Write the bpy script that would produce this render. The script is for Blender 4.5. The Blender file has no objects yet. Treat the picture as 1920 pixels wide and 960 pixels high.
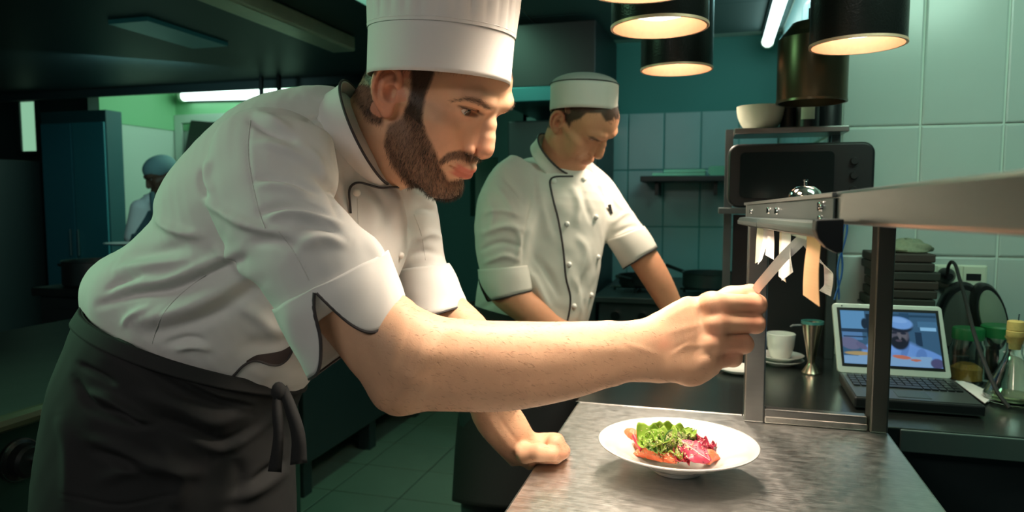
import bpy, bmesh, math, random
import numpy as np
from mathutils import Vector, Matrix
from mathutils.bvhtree import BVHTree
SC = bpy.context.scene
COL = SC.collection
rnd = random.Random(7)
PI = math.pi
# ------------------------------------------------------------------ camera
F = 1330.0; YAW = math.radians(15.9); PIT = math.radians(4.5); CAMZ = 1.32
fv = np.array([-math.sin(YAW)*math.cos(PIT), math.cos(YAW)*math.cos(PIT), -math.sin(PIT)])
rv = np.array([math.cos(YAW), math.sin(YAW), 0.0])
uv = np.cross(rv, fv)
C0 = np.array([0, 0, CAMZ])
cam = bpy.data.cameras.new('camera'); camo = bpy.data.objects.new('camera', cam); COL.objects.link(camo)
cam.sensor_width = 36; cam.lens = F/1920*36; cam.clip_start = .02
M4 = Matrix(((rv[0], uv[0], -fv[0], 0), (rv[1], uv[1], -fv[1], 0), (rv[2], uv[2], -fv[2], CAMZ), (0, 0, 0, 1)))
camo.matrix_world = M4
cam.dof.use_dof = True; cam.dof.focus_distance = 0.92; cam.dof.aperture_fstop = 7
SC.camera = camo
# ------------------------------------------------------------------ world, lights, exposure
W = bpy.data.worlds.new('world'); SC.world = W; W.use_nodes = True
W.node_tree.nodes['Background'].inputs[0].default_value = (.16, .42, .42, 1)
W.node_tree.nodes['Background'].inputs[1].default_value = .075
SC.view_settings.view_transform = 'Standard'; SC.view_settings.look = 'None'
SC.view_settings.exposure = 0; SC.view_settings.gamma = 1
def area(name, loc, target, sx, sy, power, col):
    l = bpy.data.lights.new(name, 'AREA'); l.shape = 'RECTANGLE'; l.size = sx; l.size_y = sy
    l.energy = power; l.color = col
    o = bpy.data.objects.new(name, l); COL.objects.link(o); o.location = loc
    o.rotation_euler = (Vector(target)-Vector(loc)).to_track_quat('-Z', 'Y').to_euler()
    return o
area('light_near_fill', (-.75, -.9, 2.15), (-.7, 1.0, 1.0), 1.0, .4, 11.5, (1.0, .92, .84))  # unseen front fill, added behind the camera to lift jacket, face and arm
area('light_ceiling_left', (-2.35, .75, 1.98), (-.9, 1.0, 1.15), .6, .4, 4.6, (.40, 1.0, .54)).data.spread = math.radians(85)
area('light_far_room', (-3.1, 4.55, 2.35), (-4.2, 5.1, .9), 1.2, .5, 21, (.58, 1.0, .76))
area('light_corner_tube', (.22, 3.0, 2.10), (-.15, 3.2, 0.6), .12, 1.7, 5.5, (.35, .95, .95))
area('light_right_bench', (.62, 1.15, 2.1), (.75, 2.1, 1.1), .6, .3, 8.0, (.62, 1.0, .78))
area('light_cook_fill', (-2.9, 3.1, 1.96), (-3.8, 4.1, 1.2), .5, .2, 2.6, (.5, 1.0, .95))  # fill added under the hood to brighten the far cook's shirt
area('light_aisle', (-1.15, 2.7, 2.15), (-1.15, 2.9, 0), .4, 1.0, 8, (.40, 1.0, .66))
WARM = (1.0, .83, .65)

# ------------------------------------------------------------------ helpers
def ray(px, py): return fv + rv*(px-960)/F - uv*(py-480)/F
def at(px, py, d): return C0 + ray(px, py)*d
def onz(px, py, z):
    d = ray(px, py); return C0 + d*(z-CAMZ)/d[2]
def ony(px, py, y):
    d = ray(px, py); return C0 + d*y/d[1]
def onx(px, py, x):
    d = ray(px, py); return C0 + d*x/d[0]
def projn(P):
    q = np.asarray(P)-C0; z = q@fv
    return 960+F*(q@rv)/z, 480-F*(q@uv)/z, z
def sstep(a, b, x):
    t = np.clip((x-a)/(b-a), 0, 1); return t*t*(3-2*t)

def N(nt, t, **kw):
    n = nt.nodes.new(t)
    for k, v in kw.items():
        if k in n.inputs: n.inputs[k].default_value = v
        else: setattr(n, k, v)
    return n
def mat(name, col, rough=.5, metal=0., var=0., vscale=20., bump=0., bscale=60., col2=None, stretch=None, spec=None,
        attr=None, trans=0., emit=None, estr=0., sss=0., sheen=0., coat=0., aniso=0., roughvar=0.):
    m = bpy.data.materials.new(name); m.use_nodes = True; nt = m.node_tree; b = nt.nodes['Principled BSDF']
    b.inputs['Base Color'].default_value = (*col, 1); b.inputs['Roughness'].default_value = rough
    b.inputs['Metallic'].default_value = metal
    if spec is not None: b.inputs['Specular IOR Level'].default_value = spec
    if trans: b.inputs['Transmission Weight'].default_value = trans
    if sss:
        b.inputs['Subsurface Weight'].default_value = sss; b.inputs['Subsurface Radius'].default_value = (1, .35, .2)
        b.inputs['Subsurface Scale'].default_value = .006
    if sheen: b.inputs['Sheen Weight'].default_value = sheen
    if coat: b.inputs['Coat Weight'].default_value = coat
    if emit: b.inputs['Emission Color'].default_value = (*emit, 1); b.inputs['Emission Strength'].default_value = estr
    tc = N(nt, 'ShaderNodeTexCoord'); src = tc.outputs['Object']
    if stretch:
        mp = N(nt, 'ShaderNodeMapping'); mp.inputs['Scale'].default_value = stretch
        nt.links.new(src, mp.inputs[0]); src = mp.outputs[0]
    colsock = None
    if attr:
        a = N(nt, 'ShaderNodeVertexColor', layer_name=attr); colsock = a.outputs['Color']
    if var or col2:
        n = N(nt, 'ShaderNodeTexNoise', Scale=vscale, Detail=5.0, Roughness=.6); nt.links.new(src, n.inputs['Vector'])
        if col2:
            rp = N(nt, 'ShaderNodeValToRGB'); nt.links.new(n.outputs[0], rp.inputs[0])
            rp.color_ramp.elements[0].position = .5-.5*max(var, .12); rp.color_ramp.elements[1].position = .5+.5*max(var, .12)
            rp.color_ramp.elements[0].color = (*col, 1); rp.color_ramp.elements[1].color = (*col2, 1)
            colsock = rp.outputs[0]
        else:
            mx = N(nt, 'ShaderNodeMix', data_type='RGBA', blend_type='MULTIPLY'); mx.inputs[0].default_value = 1
            rp = N(nt, 'ShaderNodeMapRange'); rp.inputs[3].default_value = 1-var; rp.inputs[4].default_value = 1+var
            nt.links.new(n.outputs[0], rp.inputs[0])
            if colsock: nt.links.new(colsock, mx.inputs[6])
            else: mx.inputs[6].default_value = (*col, 1)
            cb = N(nt, 'ShaderNodeCombineColor'); [nt.links.new(rp.outputs[0], cb.inputs[i]) for i in range(3)]
            nt.links.new(cb.outputs[0], mx.inputs[7]); colsock = mx.outputs[2]
    if colsock: nt.links.new(colsock, b.inputs['Base Color'])
    if roughvar:
        n2 = N(nt, 'ShaderNodeTexNoise', Scale=vscale*1.7, Detail=6.0, Roughness=.65); nt.links.new(src, n2.inputs['Vector'])
        r2 = N(nt, 'ShaderNodeMapRange'); r2.inputs[1].default_value = .3; r2.inputs[2].default_value = .7
        r2.inputs[3].default_value = rough-roughvar; r2.inputs[4].default_value = rough+roughvar
        nt.links.new(n2.outputs[0], r2.inputs[0]); nt.links.new(r2.outputs[0], b.inputs['Roughness'])
    if bump:
        n = N(nt, 'ShaderNodeTexNoise', Scale=bscale, Detail=4.0); nt.links.new(src, n.inputs['Vector'])
        bp = N(nt, 'ShaderNodeBump', Strength=bump, Distance=.002); nt.links.new(n.outputs[0], bp.inputs['Height'])
        nt.links.new(bp.outputs[0], b.inputs['Normal'])
    return m

class MB:
    def __init__(s): s.v = []; s.f = []; s.c = []
    def add(s, vs, fs, c=None):
        o = len(s.v); s.v += [tuple(map(float, q)) for q in vs]; s.f += [tuple(i+o for i in q) for q in fs]
        s.c += [c]*len(vs)
    def box(s, lo, hi, R=None, piv=None, c=None):
        (a, b, d), (e, g, h) = lo, hi
        vs = [(a, b, d), (e, b, d), (e, g, d), (a, g, d), (a, b, h), (e, b, h), (e, g, h), (a, g, h)]
        if R is not None:
            pv = Vector(piv); vs = [tuple(R@(Vector(q)-pv)+pv) for q in vs]
        s.add(vs, [(3, 2, 1, 0), (4, 5, 6, 7), (0, 1, 5, 4), (1, 2, 6, 5), (2, 3, 7, 6), (3, 0, 4, 7)], c)
    def rbox(s, lo, hi, r, seg=4, axis=1):   # box with four rounded edges along an axis
        ax = [i for i in range(3) if i != axis]; pts = []
        for cx, cy, a0 in ((hi[ax[0]]-r, hi[ax[1]]-r, 0), (lo[ax[0]]+r, hi[ax[1]]-r, 90), (lo[ax[0]]+r, lo[ax[1]]+r, 180), (hi[ax[0]]-r, lo[ax[1]]+r, 270)):
            for k in range(seg+1):
                a = math.radians(a0+90*k/seg); pts.append((cx+r*math.cos(a), cy+r*math.sin(a)))
        n = len(pts); vs = []
        for w in (lo[axis], hi[axis]):
            for p in pts:
                q = [0, 0, 0]; q[ax[0]] = p[0]; q[ax[1]] = p[1]; q[axis] = w; vs.append(q)
        fs = [(i, (i+1) % n, n+(i+1) % n, n+i) for i in range(n)]+[tuple(range(n))[::-1], tuple(range(n, 2*n))]
        s.add(vs, fs)
    def lathe(s, prof, seg=32, c=(0, 0, 0), M=None, closed=False):
        vs = []; n = len(prof)
        for r_, z in prof:
            for k in range(seg):
                a = 2*PI*k/seg; p = Vector((r_*math.cos(a), r_*math.sin(a), z))
                if M is not None: p = M@p
                vs.append((p[0]+c[0], p[1]+c[1], p[2]+c[2]))
        fs = []
        for i in range(n-1 if not closed else n):
            j = (i+1) % n
            for k in range(seg):
                k2 = (k+1) % seg; fs.append((i*seg+k, i*seg+k2, j*seg+k2, j*seg+k))
        if not closed:
            if prof[0][0] > 1e-6: fs.append(tuple(range(seg))[::-1])
            if prof[-1][0] > 1e-6: fs.append(tuple((n-1)*seg+k for k in range(seg)))
        s.add(vs, fs)
    def tube(s, pts, r, seg=8, closed=False, flat=None, upv=None):
        P = [np.asarray(p, float) for p in pts]; n = len(P); vs = []
        rr = r if hasattr(r, '__len__') else [r]*n
        prev = None
        for i in range(n):
            a = P[(i-1) % n] if (closed or i > 0) else P[i]; b = P[(i+1) % n] if (closed or i < n-1) else P[i]
            t = b-a; t = t/(np.linalg.norm(t)+1e-12)
            if upv is not None: w = np.asarray(upv, float)
            elif prev is None: w = np.array([0, 0, 1.]) if abs(t[2]) < .9 else np.array([1., 0, 0])
            else: w = prev
            x = np.cross(t, w); x /= np.linalg.norm(x)+1e-12; y = np.cross(x, t); prev = y
            for k in range(seg):
                an = 2*PI*k/seg; vs.append(P[i]+x*math.cos(an)*rr[i]+y*math.sin(an)*rr[i]*(flat or 1))
        fs = []
        for i in range(n if closed else n-1):
            j = (i+1) % n
            for k in range(seg):
                k2 = (k+1) % seg; fs.append((i*seg+k, i*seg+k2, j*seg+k2, j*seg+k))
        if not closed: fs += [tuple(range(seg))[::-1], tuple((n-1)*seg+k for k in range(seg))]
        s.add(vs, fs)
    def sphere(s, c, r, seg=12, R=None, col=None):
        r = r if hasattr(r, '__len__') else (r, r, r); vs = []; rings = max(4, seg//2)
        for i in range(rings+1):
            ph = PI*i/rings
            for k in range(seg):
                a = 2*PI*k/seg; p = Vector((r[0]*math.sin(ph)*math.cos(a), r[1]*math.sin(ph)*math.sin(a), r[2]*math.cos(ph)))
                if R is not None: p = R@p
                vs.append((p[0]+c[0], p[1]+c[1], p[2]+c[2]))
        fs = []
        for i in range(rings):
            for k in range(seg):
                k2 = (k+1) % seg; fs.append((i*seg+k, (i+1)*seg+k, (i+1)*seg+k2, i*seg+k2))
        s.add(vs, fs, col)
    def grid(s, P, closed_u=False):
        P = np.asarray(P, float); nu, nv = P.shape[:2]; o = []
        for i in range(nu if closed_u else nu-1):
            i2 = (i+1) % nu
            for j in range(nv-1): o.append((i*nv+j, i2*nv+j, i2*nv+j+1, i*nv+j+1))
        s.add(P.reshape(-1, 3), o)
    def build(s, name, m, parent=None, smooth=True, bevel=0., solid=0., sub=0, kind=None, angle=35):
        me = bpy.data.meshes.new(name); me.from_pydata(s.v, [], s.f); me.update()
        bm = bmesh.new(); bm.from_mesh(me); bmesh.ops.remove_doubles(bm, verts=bm.verts, dist=1e-6)
        bmesh.ops.recalc_face_normals(bm, faces=bm.faces)
        bm.to_mesh(me); bm.free()
        if smooth:
            me.shade_smooth()
        o = bpy.data.objects.new(name, me); COL.objects.link(o)
        for mm in (m if isinstance(m, (list, tuple)) else [m]): me.materials.append(mm)
        if parent is not None: o.parent = parent; o.matrix_parent_inverse = parent.matrix_basis.inverted()
        if solid:
            md = o.modifiers.new('solid', 'SOLIDIFY'); md.thickness = solid; md.offset = 0
        if bevel:
            md = o.modifiers.new('bevel', 'BEVEL'); md.width = bevel; md.segments = 2; md.limit_method = 'ANGLE'
        if sub:
            md = o.modifiers.new('sub', 'SUBSURF'); md.levels = sub; md.render_levels = sub
        if smooth and angle and not sub:
            try: me.set_sharp_from_angle(angle=math.radians(angle))
            except Exception: pass
        if kind: o['kind'] = kind
        return o
def tag(o, label, cat, group=None):
    o['label'] = label; o['category'] = cat
    if group: o['group'] = group
    return o
def thing(name, loc, label, cat, group=None):
    o = bpy.data.objects.new(name, None); o.location = Vector([float(q) for q in loc]); o.empty_display_size = .05
    COL.objects.link(o); return tag(o, label, cat, group)
def dup(root, loc, label=None, rz=None):
    c = root.copy(); COL.objects.link(c); c.location = Vector([float(q) for q in loc])
    if rz is not None: c.rotation_euler = (0, 0, rz)
    if label: c['label'] = label
    for ch in list(root.children):
        d = ch.copy(); COL.objects.link(d); d.parent = c
        for g in list(ch.children):
            e = g.copy(); COL.objects.link(e); e.parent = d
    return c
def struct(o): o['kind'] = 'structure'; return o

# ------------------------------------------------------------------ materials
def scratched(name, col, rough):
    m = mat(name, col, rough, 1.); nt = m.node_tree; bs = nt.nodes['Principled BSDF']; tc = N(nt, 'ShaderNodeTexCoord'); acc = None
    for k, (ang, sc) in enumerate(((.25, (24, 520, 1)), (1.35, (28, 600, 1)), (-.7, (24, 520, 1)), (.6, (60, 60, 1)))):
        mp = N(nt, 'ShaderNodeMapping'); mp.inputs['Rotation'].default_value = (0, 0, ang); mp.inputs['Scale'].default_value = sc; nt.links.new(tc.outputs['Object'], mp.inputs[0])
        n = N(nt, 'ShaderNodeTexNoise', Scale=1.0, Detail=3.0); nt.links.new(mp.outputs[0], n.inputs['Vector'])
        r_ = N(nt, 'ShaderNodeMapRange'); r_.inputs[1].default_value = .38; r_.inputs[2].default_value = .72; nt.links.new(n.outputs[0], r_.inputs[0])
        if acc is None: acc = r_.outputs[0]
        else:
            q = N(nt, 'ShaderNodeMath', operation='ADD'); nt.links.new(acc, q.inputs[0]); nt.links.new(r_.outputs[0], q.inputs[1]); acc = q.outputs[0]
    mr = N(nt, 'ShaderNodeMapRange'); mr.inputs[1].default_value = .6; mr.inputs[2].default_value = 2.6; mr.inputs[3].default_value = rough-.04; mr.inputs[4].default_value = rough+.09; nt.links.new(acc, mr.inputs[0]); nt.links.new(mr.outputs[0], bs.inputs['Roughness'])
    m2 = N(nt, 'ShaderNodeMapRange'); m2.inputs[1].default_value = .6; m2.inputs[2].default_value = 2.8; m2.inputs[3].default_value = .86; m2.inputs[4].default_value = 1.16; nt.links.new(acc, m2.inputs[0])
    mx = N(nt, 'ShaderNodeMix', data_type='RGBA', blend_type='MULTIPLY'); mx.inputs[0].default_value = 1; mx.inputs[6].default_value = (*col, 1); cb = N(nt, 'ShaderNodeCombineColor'); [nt.links.new(m2.outputs[0], cb.inputs[i]) for i in range(3)]
    nt.links.new(cb.outputs[0], mx.inputs[7]); nt.links.new(mx.outputs[2], bs.inputs['Base Color'])
    bp = N(nt, 'ShaderNodeBump', Strength=.09, Distance=.0008); nt.links.new(acc, bp.inputs['Height']); nt.links.new(bp.outputs[0], bs.inputs['Normal']); return m
m_parti = mat('dark_teal_partition', (.03, .12, .11), .6, var=.08, vscale=2)
m_tile_r = mat('glazed_wall_tile', (.42, .50, .46), .22, var=.10, vscale=3, bump=.05, bscale=4)
m_tile_b = mat('back_wall_tile', (.30, .52, .52), .3, var=.08, vscale=3)
m_grout = mat('grout', (.55, .66, .58), .9)
m_grout_f = mat('floor_grout', (.03, .035, .03), .9)
m_tile_f = mat('floor_tile', (.20, .27, .20), .45, var=.14, vscale=5, bump=.06, bscale=30)
m_paint = mat('teal_paint', (.06, .30, .27), .6, var=.05, vscale=2)
m_ceil = mat('ceiling_panel', (.10, .17, .165), .7)
m_green = mat('green_paint', (.22, .50, .26), .6)
m_pale = mat('pale_wall', (.48, .58, .50), .5)
m_steel = mat('brushed_steel', (.42, .41, .38), .34, 1., col2=(.60, .58, .54), var=.5, vscale=40, stretch=(1, 14, 1), bump=.08, bscale=120, roughvar=.09)
m_steel2 = mat('satin_steel', (.33, .33, .32), .30, 1., var=.08, vscale=15, stretch=(1, 1, 10))
m_chrome = mat('chrome', (.75, .75, .74), .10, 1.)
m_dark = mat('dark_enamel', (.030, .046, .048), .45, var=.1, vscale=4)
m_darksteel = mat('dark_steel', (.10, .12, .12), .4, .8, var=.2, vscale=9)
m_black = mat('black_plastic', (.008, .009, .010), .4)
m_rubber = mat('black_rubber', (.01, .01, .01), .7)
m_teal = mat('dark_teal_panel', (.02, .085, .10), .5, var=.1, vscale=3)
m_lampout = mat('black_lacquer', (.010, .011, .010), .28, .2, bump=.35, bscale=260)
m_copper = mat('copper_inside', (.84, .54, .37), .5, .55, var=.12, vscale=120)
m_brass = mat('aged_brass', (.10, .085, .05), .3, .8)
m_bulb = mat('bulb', (1, .9, .7), .3, emit=(1, .88, .66), estr=4)
m_tube = mat('fluorescent_tube', (1, 1, 1), .3, emit=(.75, 1, .95), estr=3.2)
m_ceramic = mat('white_glazed_ceramic', (.70, .685, .645), .12, coat=.4)
m_paper = mat('receipt_paper', (.82, .80, .77), .7, var=.05, vscale=30)
m_paper_o = mat('salmon_paper', (.85, .46, .24), .7, var=.06, vscale=20)
m_paper_y = mat('cream_paper', (.80, .72, .55), .7)
m_glass = mat('clear_glass', (.93, 1., .97), .02, trans=1.)
m_greenlid = mat('green_lid', (.01, .12, .035), .35)
m_cork = mat('cork', (.62, .43, .14), .8, var=.25, vscale=150)
m_blue = mat('blue_cable', (.008, .06, .20), .4)
m_lapsil = mat('laptop_silver', (.62, .68, .62), .35, .3)
m_ivory = mat('ivory_plastic', (.55, .62, .48), .4)
# ------------------------------------------------------------------ setting
def tiles(wall, name, origin, du, dv, nu, nv, tu, tv, m, normal, skip=None, jit=0):
    """share one bevelled tile mesh; du,dv = unit axes"""
    me = None; du = Vector(du); dv = Vector(dv); nrm = Vector(normal); g = .0028
    for i in range(nu):
        for j in range(nv):
            if skip and skip(i, j): continue
            p = Vector(origin)+du*tu*i+dv*tv*j
            if me is None:
                b = MB(); e = .004
                c = [(g, g), (tu-g, g), (tu-g, tv-g), (g, tv-g)]; ci = [(g+e, g+e), (tu-g-e, g+e), (tu-g-e, tv-g-e), (g+e, tv-g-e)]
                vs = [tuple(du*a+dv*q) for a, q in c]+[tuple(du*a+dv*q+nrm*.003) for a, q in c]+[tuple(du*a+dv*q+nrm*.0045) for a, q in ci]
                fs = [(3, 2, 1, 0), (8, 9, 10, 11)]
                for k in range(4):
                    k2 = (k+1) % 4; fs += [(k, k2, 4+k2, 4+k), (4+k, 4+k2, 8+k2, 8+k)]
                b.add(vs, fs); o = b.build(name, m, wall, smooth=False); me = o.data
            else:
                o = bpy.data.objects.new(name, me); COL.objects.link(o); o.parent = wall; o.matrix_parent_inverse = Matrix()
            o.location = p+nrm*rnd.uniform(0, .0012)
def slab(name, lo, hi, m):
    b = MB(); b.box(lo, hi); return struct(b.build(name, m, smooth=False))
fl = slab('floor', (-6.2, -2.2, -.06), (1.8, 6.6, -.004), m_grout_f)
tiles(fl, 'tile', (-2.97, 1.48, -.004), (1, 0, 0), (0, 1, 0), 12, 10, .33, .33, m_tile_f, (0, 0, 1), skip=lambda i, j: i < 3 and j < 2)
ce = slab('ceiling', (-6.2, -2.2, 2.205), (1.8, 4.3, 2.26), m_grout)
tiles(ce, 'ceiling_tile', (-1.48, 1.6, 2.205), (1, 0, 0), (0, 1, 0), 3, 4, .6, .6, m_ceil, (0, 0, -1))
slab('ceiling_far_room', (-6.2, 4.3, 2.5), (1.8, 6.6, 2.55), m_ceil)
wb = slab('wall_back', (-1.1, 4.1, 0), (.32, 4.2, 2.205), m_paint)
tiles(wb, 'tile', (.32, 4.1, .21), (-1, 0, 0), (0, 0, 1), 7, 5, .2, .32, m_tile_b, (0, -1, 0))
ws = slab('wall_side', (.325, 2.105, 0), (.40, 4.2, 2.205), m_grout)
tiles(ws, 'tile', (.325, 2.105, .82), (0, 1, 0), (0, 0, 1), 9, 4, .2, .345, m_tile_b, (-1, 0, 0))
wr = slab('wall_right', (.40, 2.105, 0), (1.75, 2.2, 2.205), m_grout)
b = MB(); b.box((.325, 2.1045, 0), (.401, 2.12, 2.205)); b.build('corner_strip', m_grout, wr, smooth=False)
tiles(wr, 'tile', (.305+.02, 2.1045, .489), (1, 0, 0), (0, 0, 1), 6, 5, .19, .342, m_tile_r, (0, -1, 0))
slab('wall_left', (-6.2, -2.2, 0), (-6.1, 6.6, 2.5), m_dark)
wf = slab('wall_far', (-4.6, 5.29, 0), (1.0, 5.4, 2.5), m_pale)
b = MB(); b.box((-4.6, 5.28, 1.93), (1.0, 5.29, 2.5)); b.build('painted_band', m_green, wf, smooth=False)
wl = slab('wall_far_side', (-4.7, 4.47, 0), (-4.6, 5.28, 2.5), m_pale)
b = MB(); b.box((-4.6, 4.47, 1.93), (-4.59, 5.28, 2.5)); b.build('painted_band', m_green, wl, smooth=False)
slab('trim_doorway', (-1.1, 4.1, 0), (-1.0, 5.29, 2.5), m_paint)
slab('wall_end', (-6.1, 4.7, 0), (-4.7, 4.8, 2.5), m_dark)
wp = slab('wall_partition', (-2.62, 4.15, 0), (-1.45, 4.25, 2.3), m_parti)
b = MB(); b.box((-1.45, 4.15, 0), (-1.27, 4.25, 1.22)); b.box((-1.45, 4.15, 1.58), (-1.27, 4.25, 2.3)); b.box((-1.27, 4.15, 0), (-1.1, 4.25, 2.3)); b.build('hatch_surround', m_parti, wp, smooth=False)
# lit hatch window far left
w = thing('window_1', (-5.42, 4.62, 1.9), 'x', 'x'); del w['label']; del w['category']; w['kind'] = 'structure'
b = MB()
for lo, hi in (((-5.66, 4.66, 1.72), (-5.62, 4.70, 2.16)), ((-5.46, 4.66, 1.72), (-5.42, 4.70, 2.16)), ((-5.66, 4.66, 1.70), (-5.42, 4.70, 1.73)), ((-5.66, 4.66, 2.14), (-5.42, 4.70, 2.17))): b.box(lo, hi)
b.build('window_frame', m_dark, w, smooth=False)
b = MB(); b.box((-5.62, 4.675, 1.73), (-5.46, 4.685, 2.14)); b.build('pane', mat('lit_pane', (.4, .6, .5), .4, emit=(.28, .56, .36), estr=.9), w, smooth=False)

# ------------------------------------------------------------------ counters
ct = thing('steel_counter', (0, 1.0, 0), 'scratched stainless steel pass counter under the salad plate', 'counter')
b = MB(); b.box((-.266, .42, .872), (.312, 1.432, .9))
m_top = scratched('scratched_steel', (.70, .69, .675), .33)
b.build('worktop', m_top, ct, smooth=False, bevel=.004)
b = MB(); b.box((-.245, .45, .10), (.29, 1.42, .872)); b.build('cabinet_body', m_dark, ct, smooth=False)
for sx in (-.22, .265):
    for sy in (.5, 1.38):
        b = MB(); b.lathe([(.018, 0), (.018, .1)], 12, (sx, sy, 0)); b.build('leg', m_darksteel, ct)
rc = thing('rear_counter', (.3, 1.8, 0), 'steel rear counter carrying the laptop along the tiled wall', 'counter')
b = MB(); b.box((-.272, 1.436, .868), (1.35, 2.098, .8985))
m_top2 = mat('dark_reflection_steel', (.10, .115, .11), .22, .9, var=.25, vscale=14, bump=.1, bscale=120, stretch=(1, 4, 1))  # the dark reflection on this steel is put into its base colour
b.build('worktop', m_top2, rc, smooth=False, bevel=.003)
b = MB(); b.box((-.24, 1.5, .1), (1.3, 2.09, .868)); b.build('cabinet_body', m_dark, rc, smooth=False)
b = MB(); b.box((.34, 1.430, .855), (1.35, 1.4358, .897)); b.build('front_edge', mat('teal_grey_edge', (.16, .22, .20), .4, .6), rc, smooth=False, bevel=.002)
b = MB(); b.box((-.27, 1.4325, .897), (.06, 1.4355, .9015)); b.build('seam_strip', m_chrome, rc, smooth=False)
for sx in (-.2, 1.25):
    for sy in (1.54, 2.05):
        b = MB(); b.lathe([(.018, 0), (.018, .1)], 12, (sx, sy, 0)); b.build('leg', m_darksteel, rc)

# ------------------------------------------------------------------ pass shelf, rail, tickets
ps = thing('pass_shelf', (.18, 1.4, .9), 'stainless overshelf on square posts standing on the pass counter', 'shelf')
def prism(ptsa, ptsb):
    b = MB(); n = len(ptsa); b.add(list(ptsa)+list(ptsb), [tuple(range(n))[::-1], tuple(range(n, 2*n))]+[(i, (i+1) % n, n+(i+1) % n, n+i) for i in range(n)]); return b
def shelf_x(y): return .0585+(1.41-y)*.0572
def shelf_t(y): return 1.316+(1.41-y)*.0155
def shelf_b(y): return 1.2865+(1.41-y)*.0175
A = [(shelf_x(1.43), 1.43, shelf_b(1.43)), (shelf_x(1.43)+.34, 1.44, shelf_b(1.43)), (shelf_x(1.43)+.34, 1.44, shelf_t(1.43)), (shelf_x(1.43), 1.43, shelf_t(1.43))]
Bp = [(shelf_x(.28), .28, shelf_b(.28)), (shelf_x(.28)+.34, .28, shelf_b(.28)), (shelf_x(.28)+.34, .28, shelf_t(.28)), (shelf_x(.28), .28, shelf_t(.28))]
prism(A, Bp).build('shelf_board', m_steel2, ps, smooth=False, bevel=.0025)
# bracket strip at the far half of the board edge
def edge_strip(y0, y1, x_off, th, zb, zt, name, m, par):
    P = []
    for y in (y0, y1):
        x = shelf_x(y)+x_off; t = shelf_t(y); bt = shelf_b(y); h = t-bt
        P.append([(x-th, y, bt+h*zb), (x, y, bt+h*zb), (x, y, bt+h*zt), (x-th, y, bt+h*zt)])
    return prism(P[0], P[1]).build(name, m, par, smooth=False, bevel=.0006)
edge_strip(1.38, .665, -.0008, .002, -.12, .80, 'bracket', m_darksteel, ps)
edge_strip(1.425, .665, 0, .004, .82, .98, 'lip', m_steel2, ps)
def screw(y, zf, r):
    x = shelf_x(y)-.0028; z = shelf_b(y)+(shelf_t(y)-shelf_b(y))*zf
    Mx = Matrix.Rotation(-PI/2, 4, 'Y')
    b = MB(); b.lathe([(r, 0), (r*.95, r*.35), (r*.6, r*.65), (1e-7, r*.75)], 14, (x, y, z), Mx); o = b.build('screw', m_chrome, ps)
    b = MB(); b.box((x-r*.80, y-r*.75, z-r*.13), (x-r*.66, y+r*.75, z+r*.13)); b.box((x-r*.80, y-r*.13, z-r*.75), (x-r*.66, y+r*.13, z+r*.75)); b.build('slot', m_black, o, smooth=False)
for y, zf, r in ((1.30, .42, .0042), (1.073, .45, .0050), (.993, .42, .0050), (.712, .55, .0052), (.712, .12, .0045)): screw(y, zf, r)
def postbox(lo, hi, name, m): bb = MB(); bb.box(lo, hi); return bb.build(name, m, ps, smooth=False, bevel=.003)
postbox((.062, 1.392, .9), (.099, 1.428, 1.288), 'post', m_steel2)
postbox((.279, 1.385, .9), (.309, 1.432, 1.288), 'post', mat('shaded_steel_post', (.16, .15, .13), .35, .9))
postbox((.099, 1.396, .9005), (.277, 1.420, .926), 'foot_rail', m_steel2)
postbox((.099, 1.3905, .9005), (.277, 1.396, .913), 'foot_flange', m_steel)
# ticket rail
tr = thing('ticket_rail', (.09, 1.0, 1.27), 'aluminium ticket rail with black end cap holding order slips', 'ticket rail')
def rail_sec(y, s=1):
    x = shelf_x(y)-.003; z = shelf_b(y)-.001
    return [(x-.018, y, z+.0025), (x-.0045, y, z+.004), (x-.0045, y, z-.009), (x-.012, y, z-.0115), (x-.021, y, z-.009), (x-.0215, y, z-.003)]
prism(rail_sec(1.31), rail_sec(1.033)).build('rail_end_piece', m_darksteel, tr, smooth=False, bevel=.0008)
prism(rail_sec(1.030), rail_sec(.622)).build('rail_channel', mat('anodised_aluminium', (.13, .145, .135), .42, .9, var=.1, vscale=20), tr, smooth=False, bevel=.0012)
y = .615; x = shelf_x(y)-.003; z = shelf_b(y)
capS = [(x-.024, z+.004), (x-.004, z+.005), (x-.004, z-.021), (x-.009, z-.022), (x-.016, z-.018), (x-.022, z-.011), (x-.0245, z-.004)]
prism([(a, .622, q) for a, q in capS], [(a, .600, q) for a, q in capS]).build('end_cap', m_black, tr, smooth=False, bevel=.001)
prism([(p[0], 1.317, p[2]) for p in rail_sec(1.317)], [(p[0], 1.311, p[2]) for p in rail_sec(1.311)]).build('end_stop', m_black, tr, smooth=False)
def ribbon(name, rows, m, label, group=None, sub=2):
    """rows: (xl,yl,xr,yr,depth_l,depth_r)"""
    rows = np.array(rows, float); n = len(rows); t = np.linspace(0, n-1, (n-1)*5+1); out = []
    for c in range(6): out.append(np.interp(t, range(n), rows[:, c]))
    # smooth
    out = np.array(out)
    for _ in range(1):
        out[:, 1:-1] = (out[:, :-2]+2*out[:, 1:-1]+out[:, 2:])/4
    G = []
    for k in range(len(t)):
        L = at(out[0][k], out[1][k], out[4][k]); R = at(out[2][k], out[3][k], out[5][k]); G.append([L, (L+R)/2+np.array([0, -.0006, 0]), R])
    b = MB(); b.grid(G); o = b.build(name, m, None, solid=.0004, smooth=False)
    tag(o, label, 'ticket', group); return o
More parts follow.
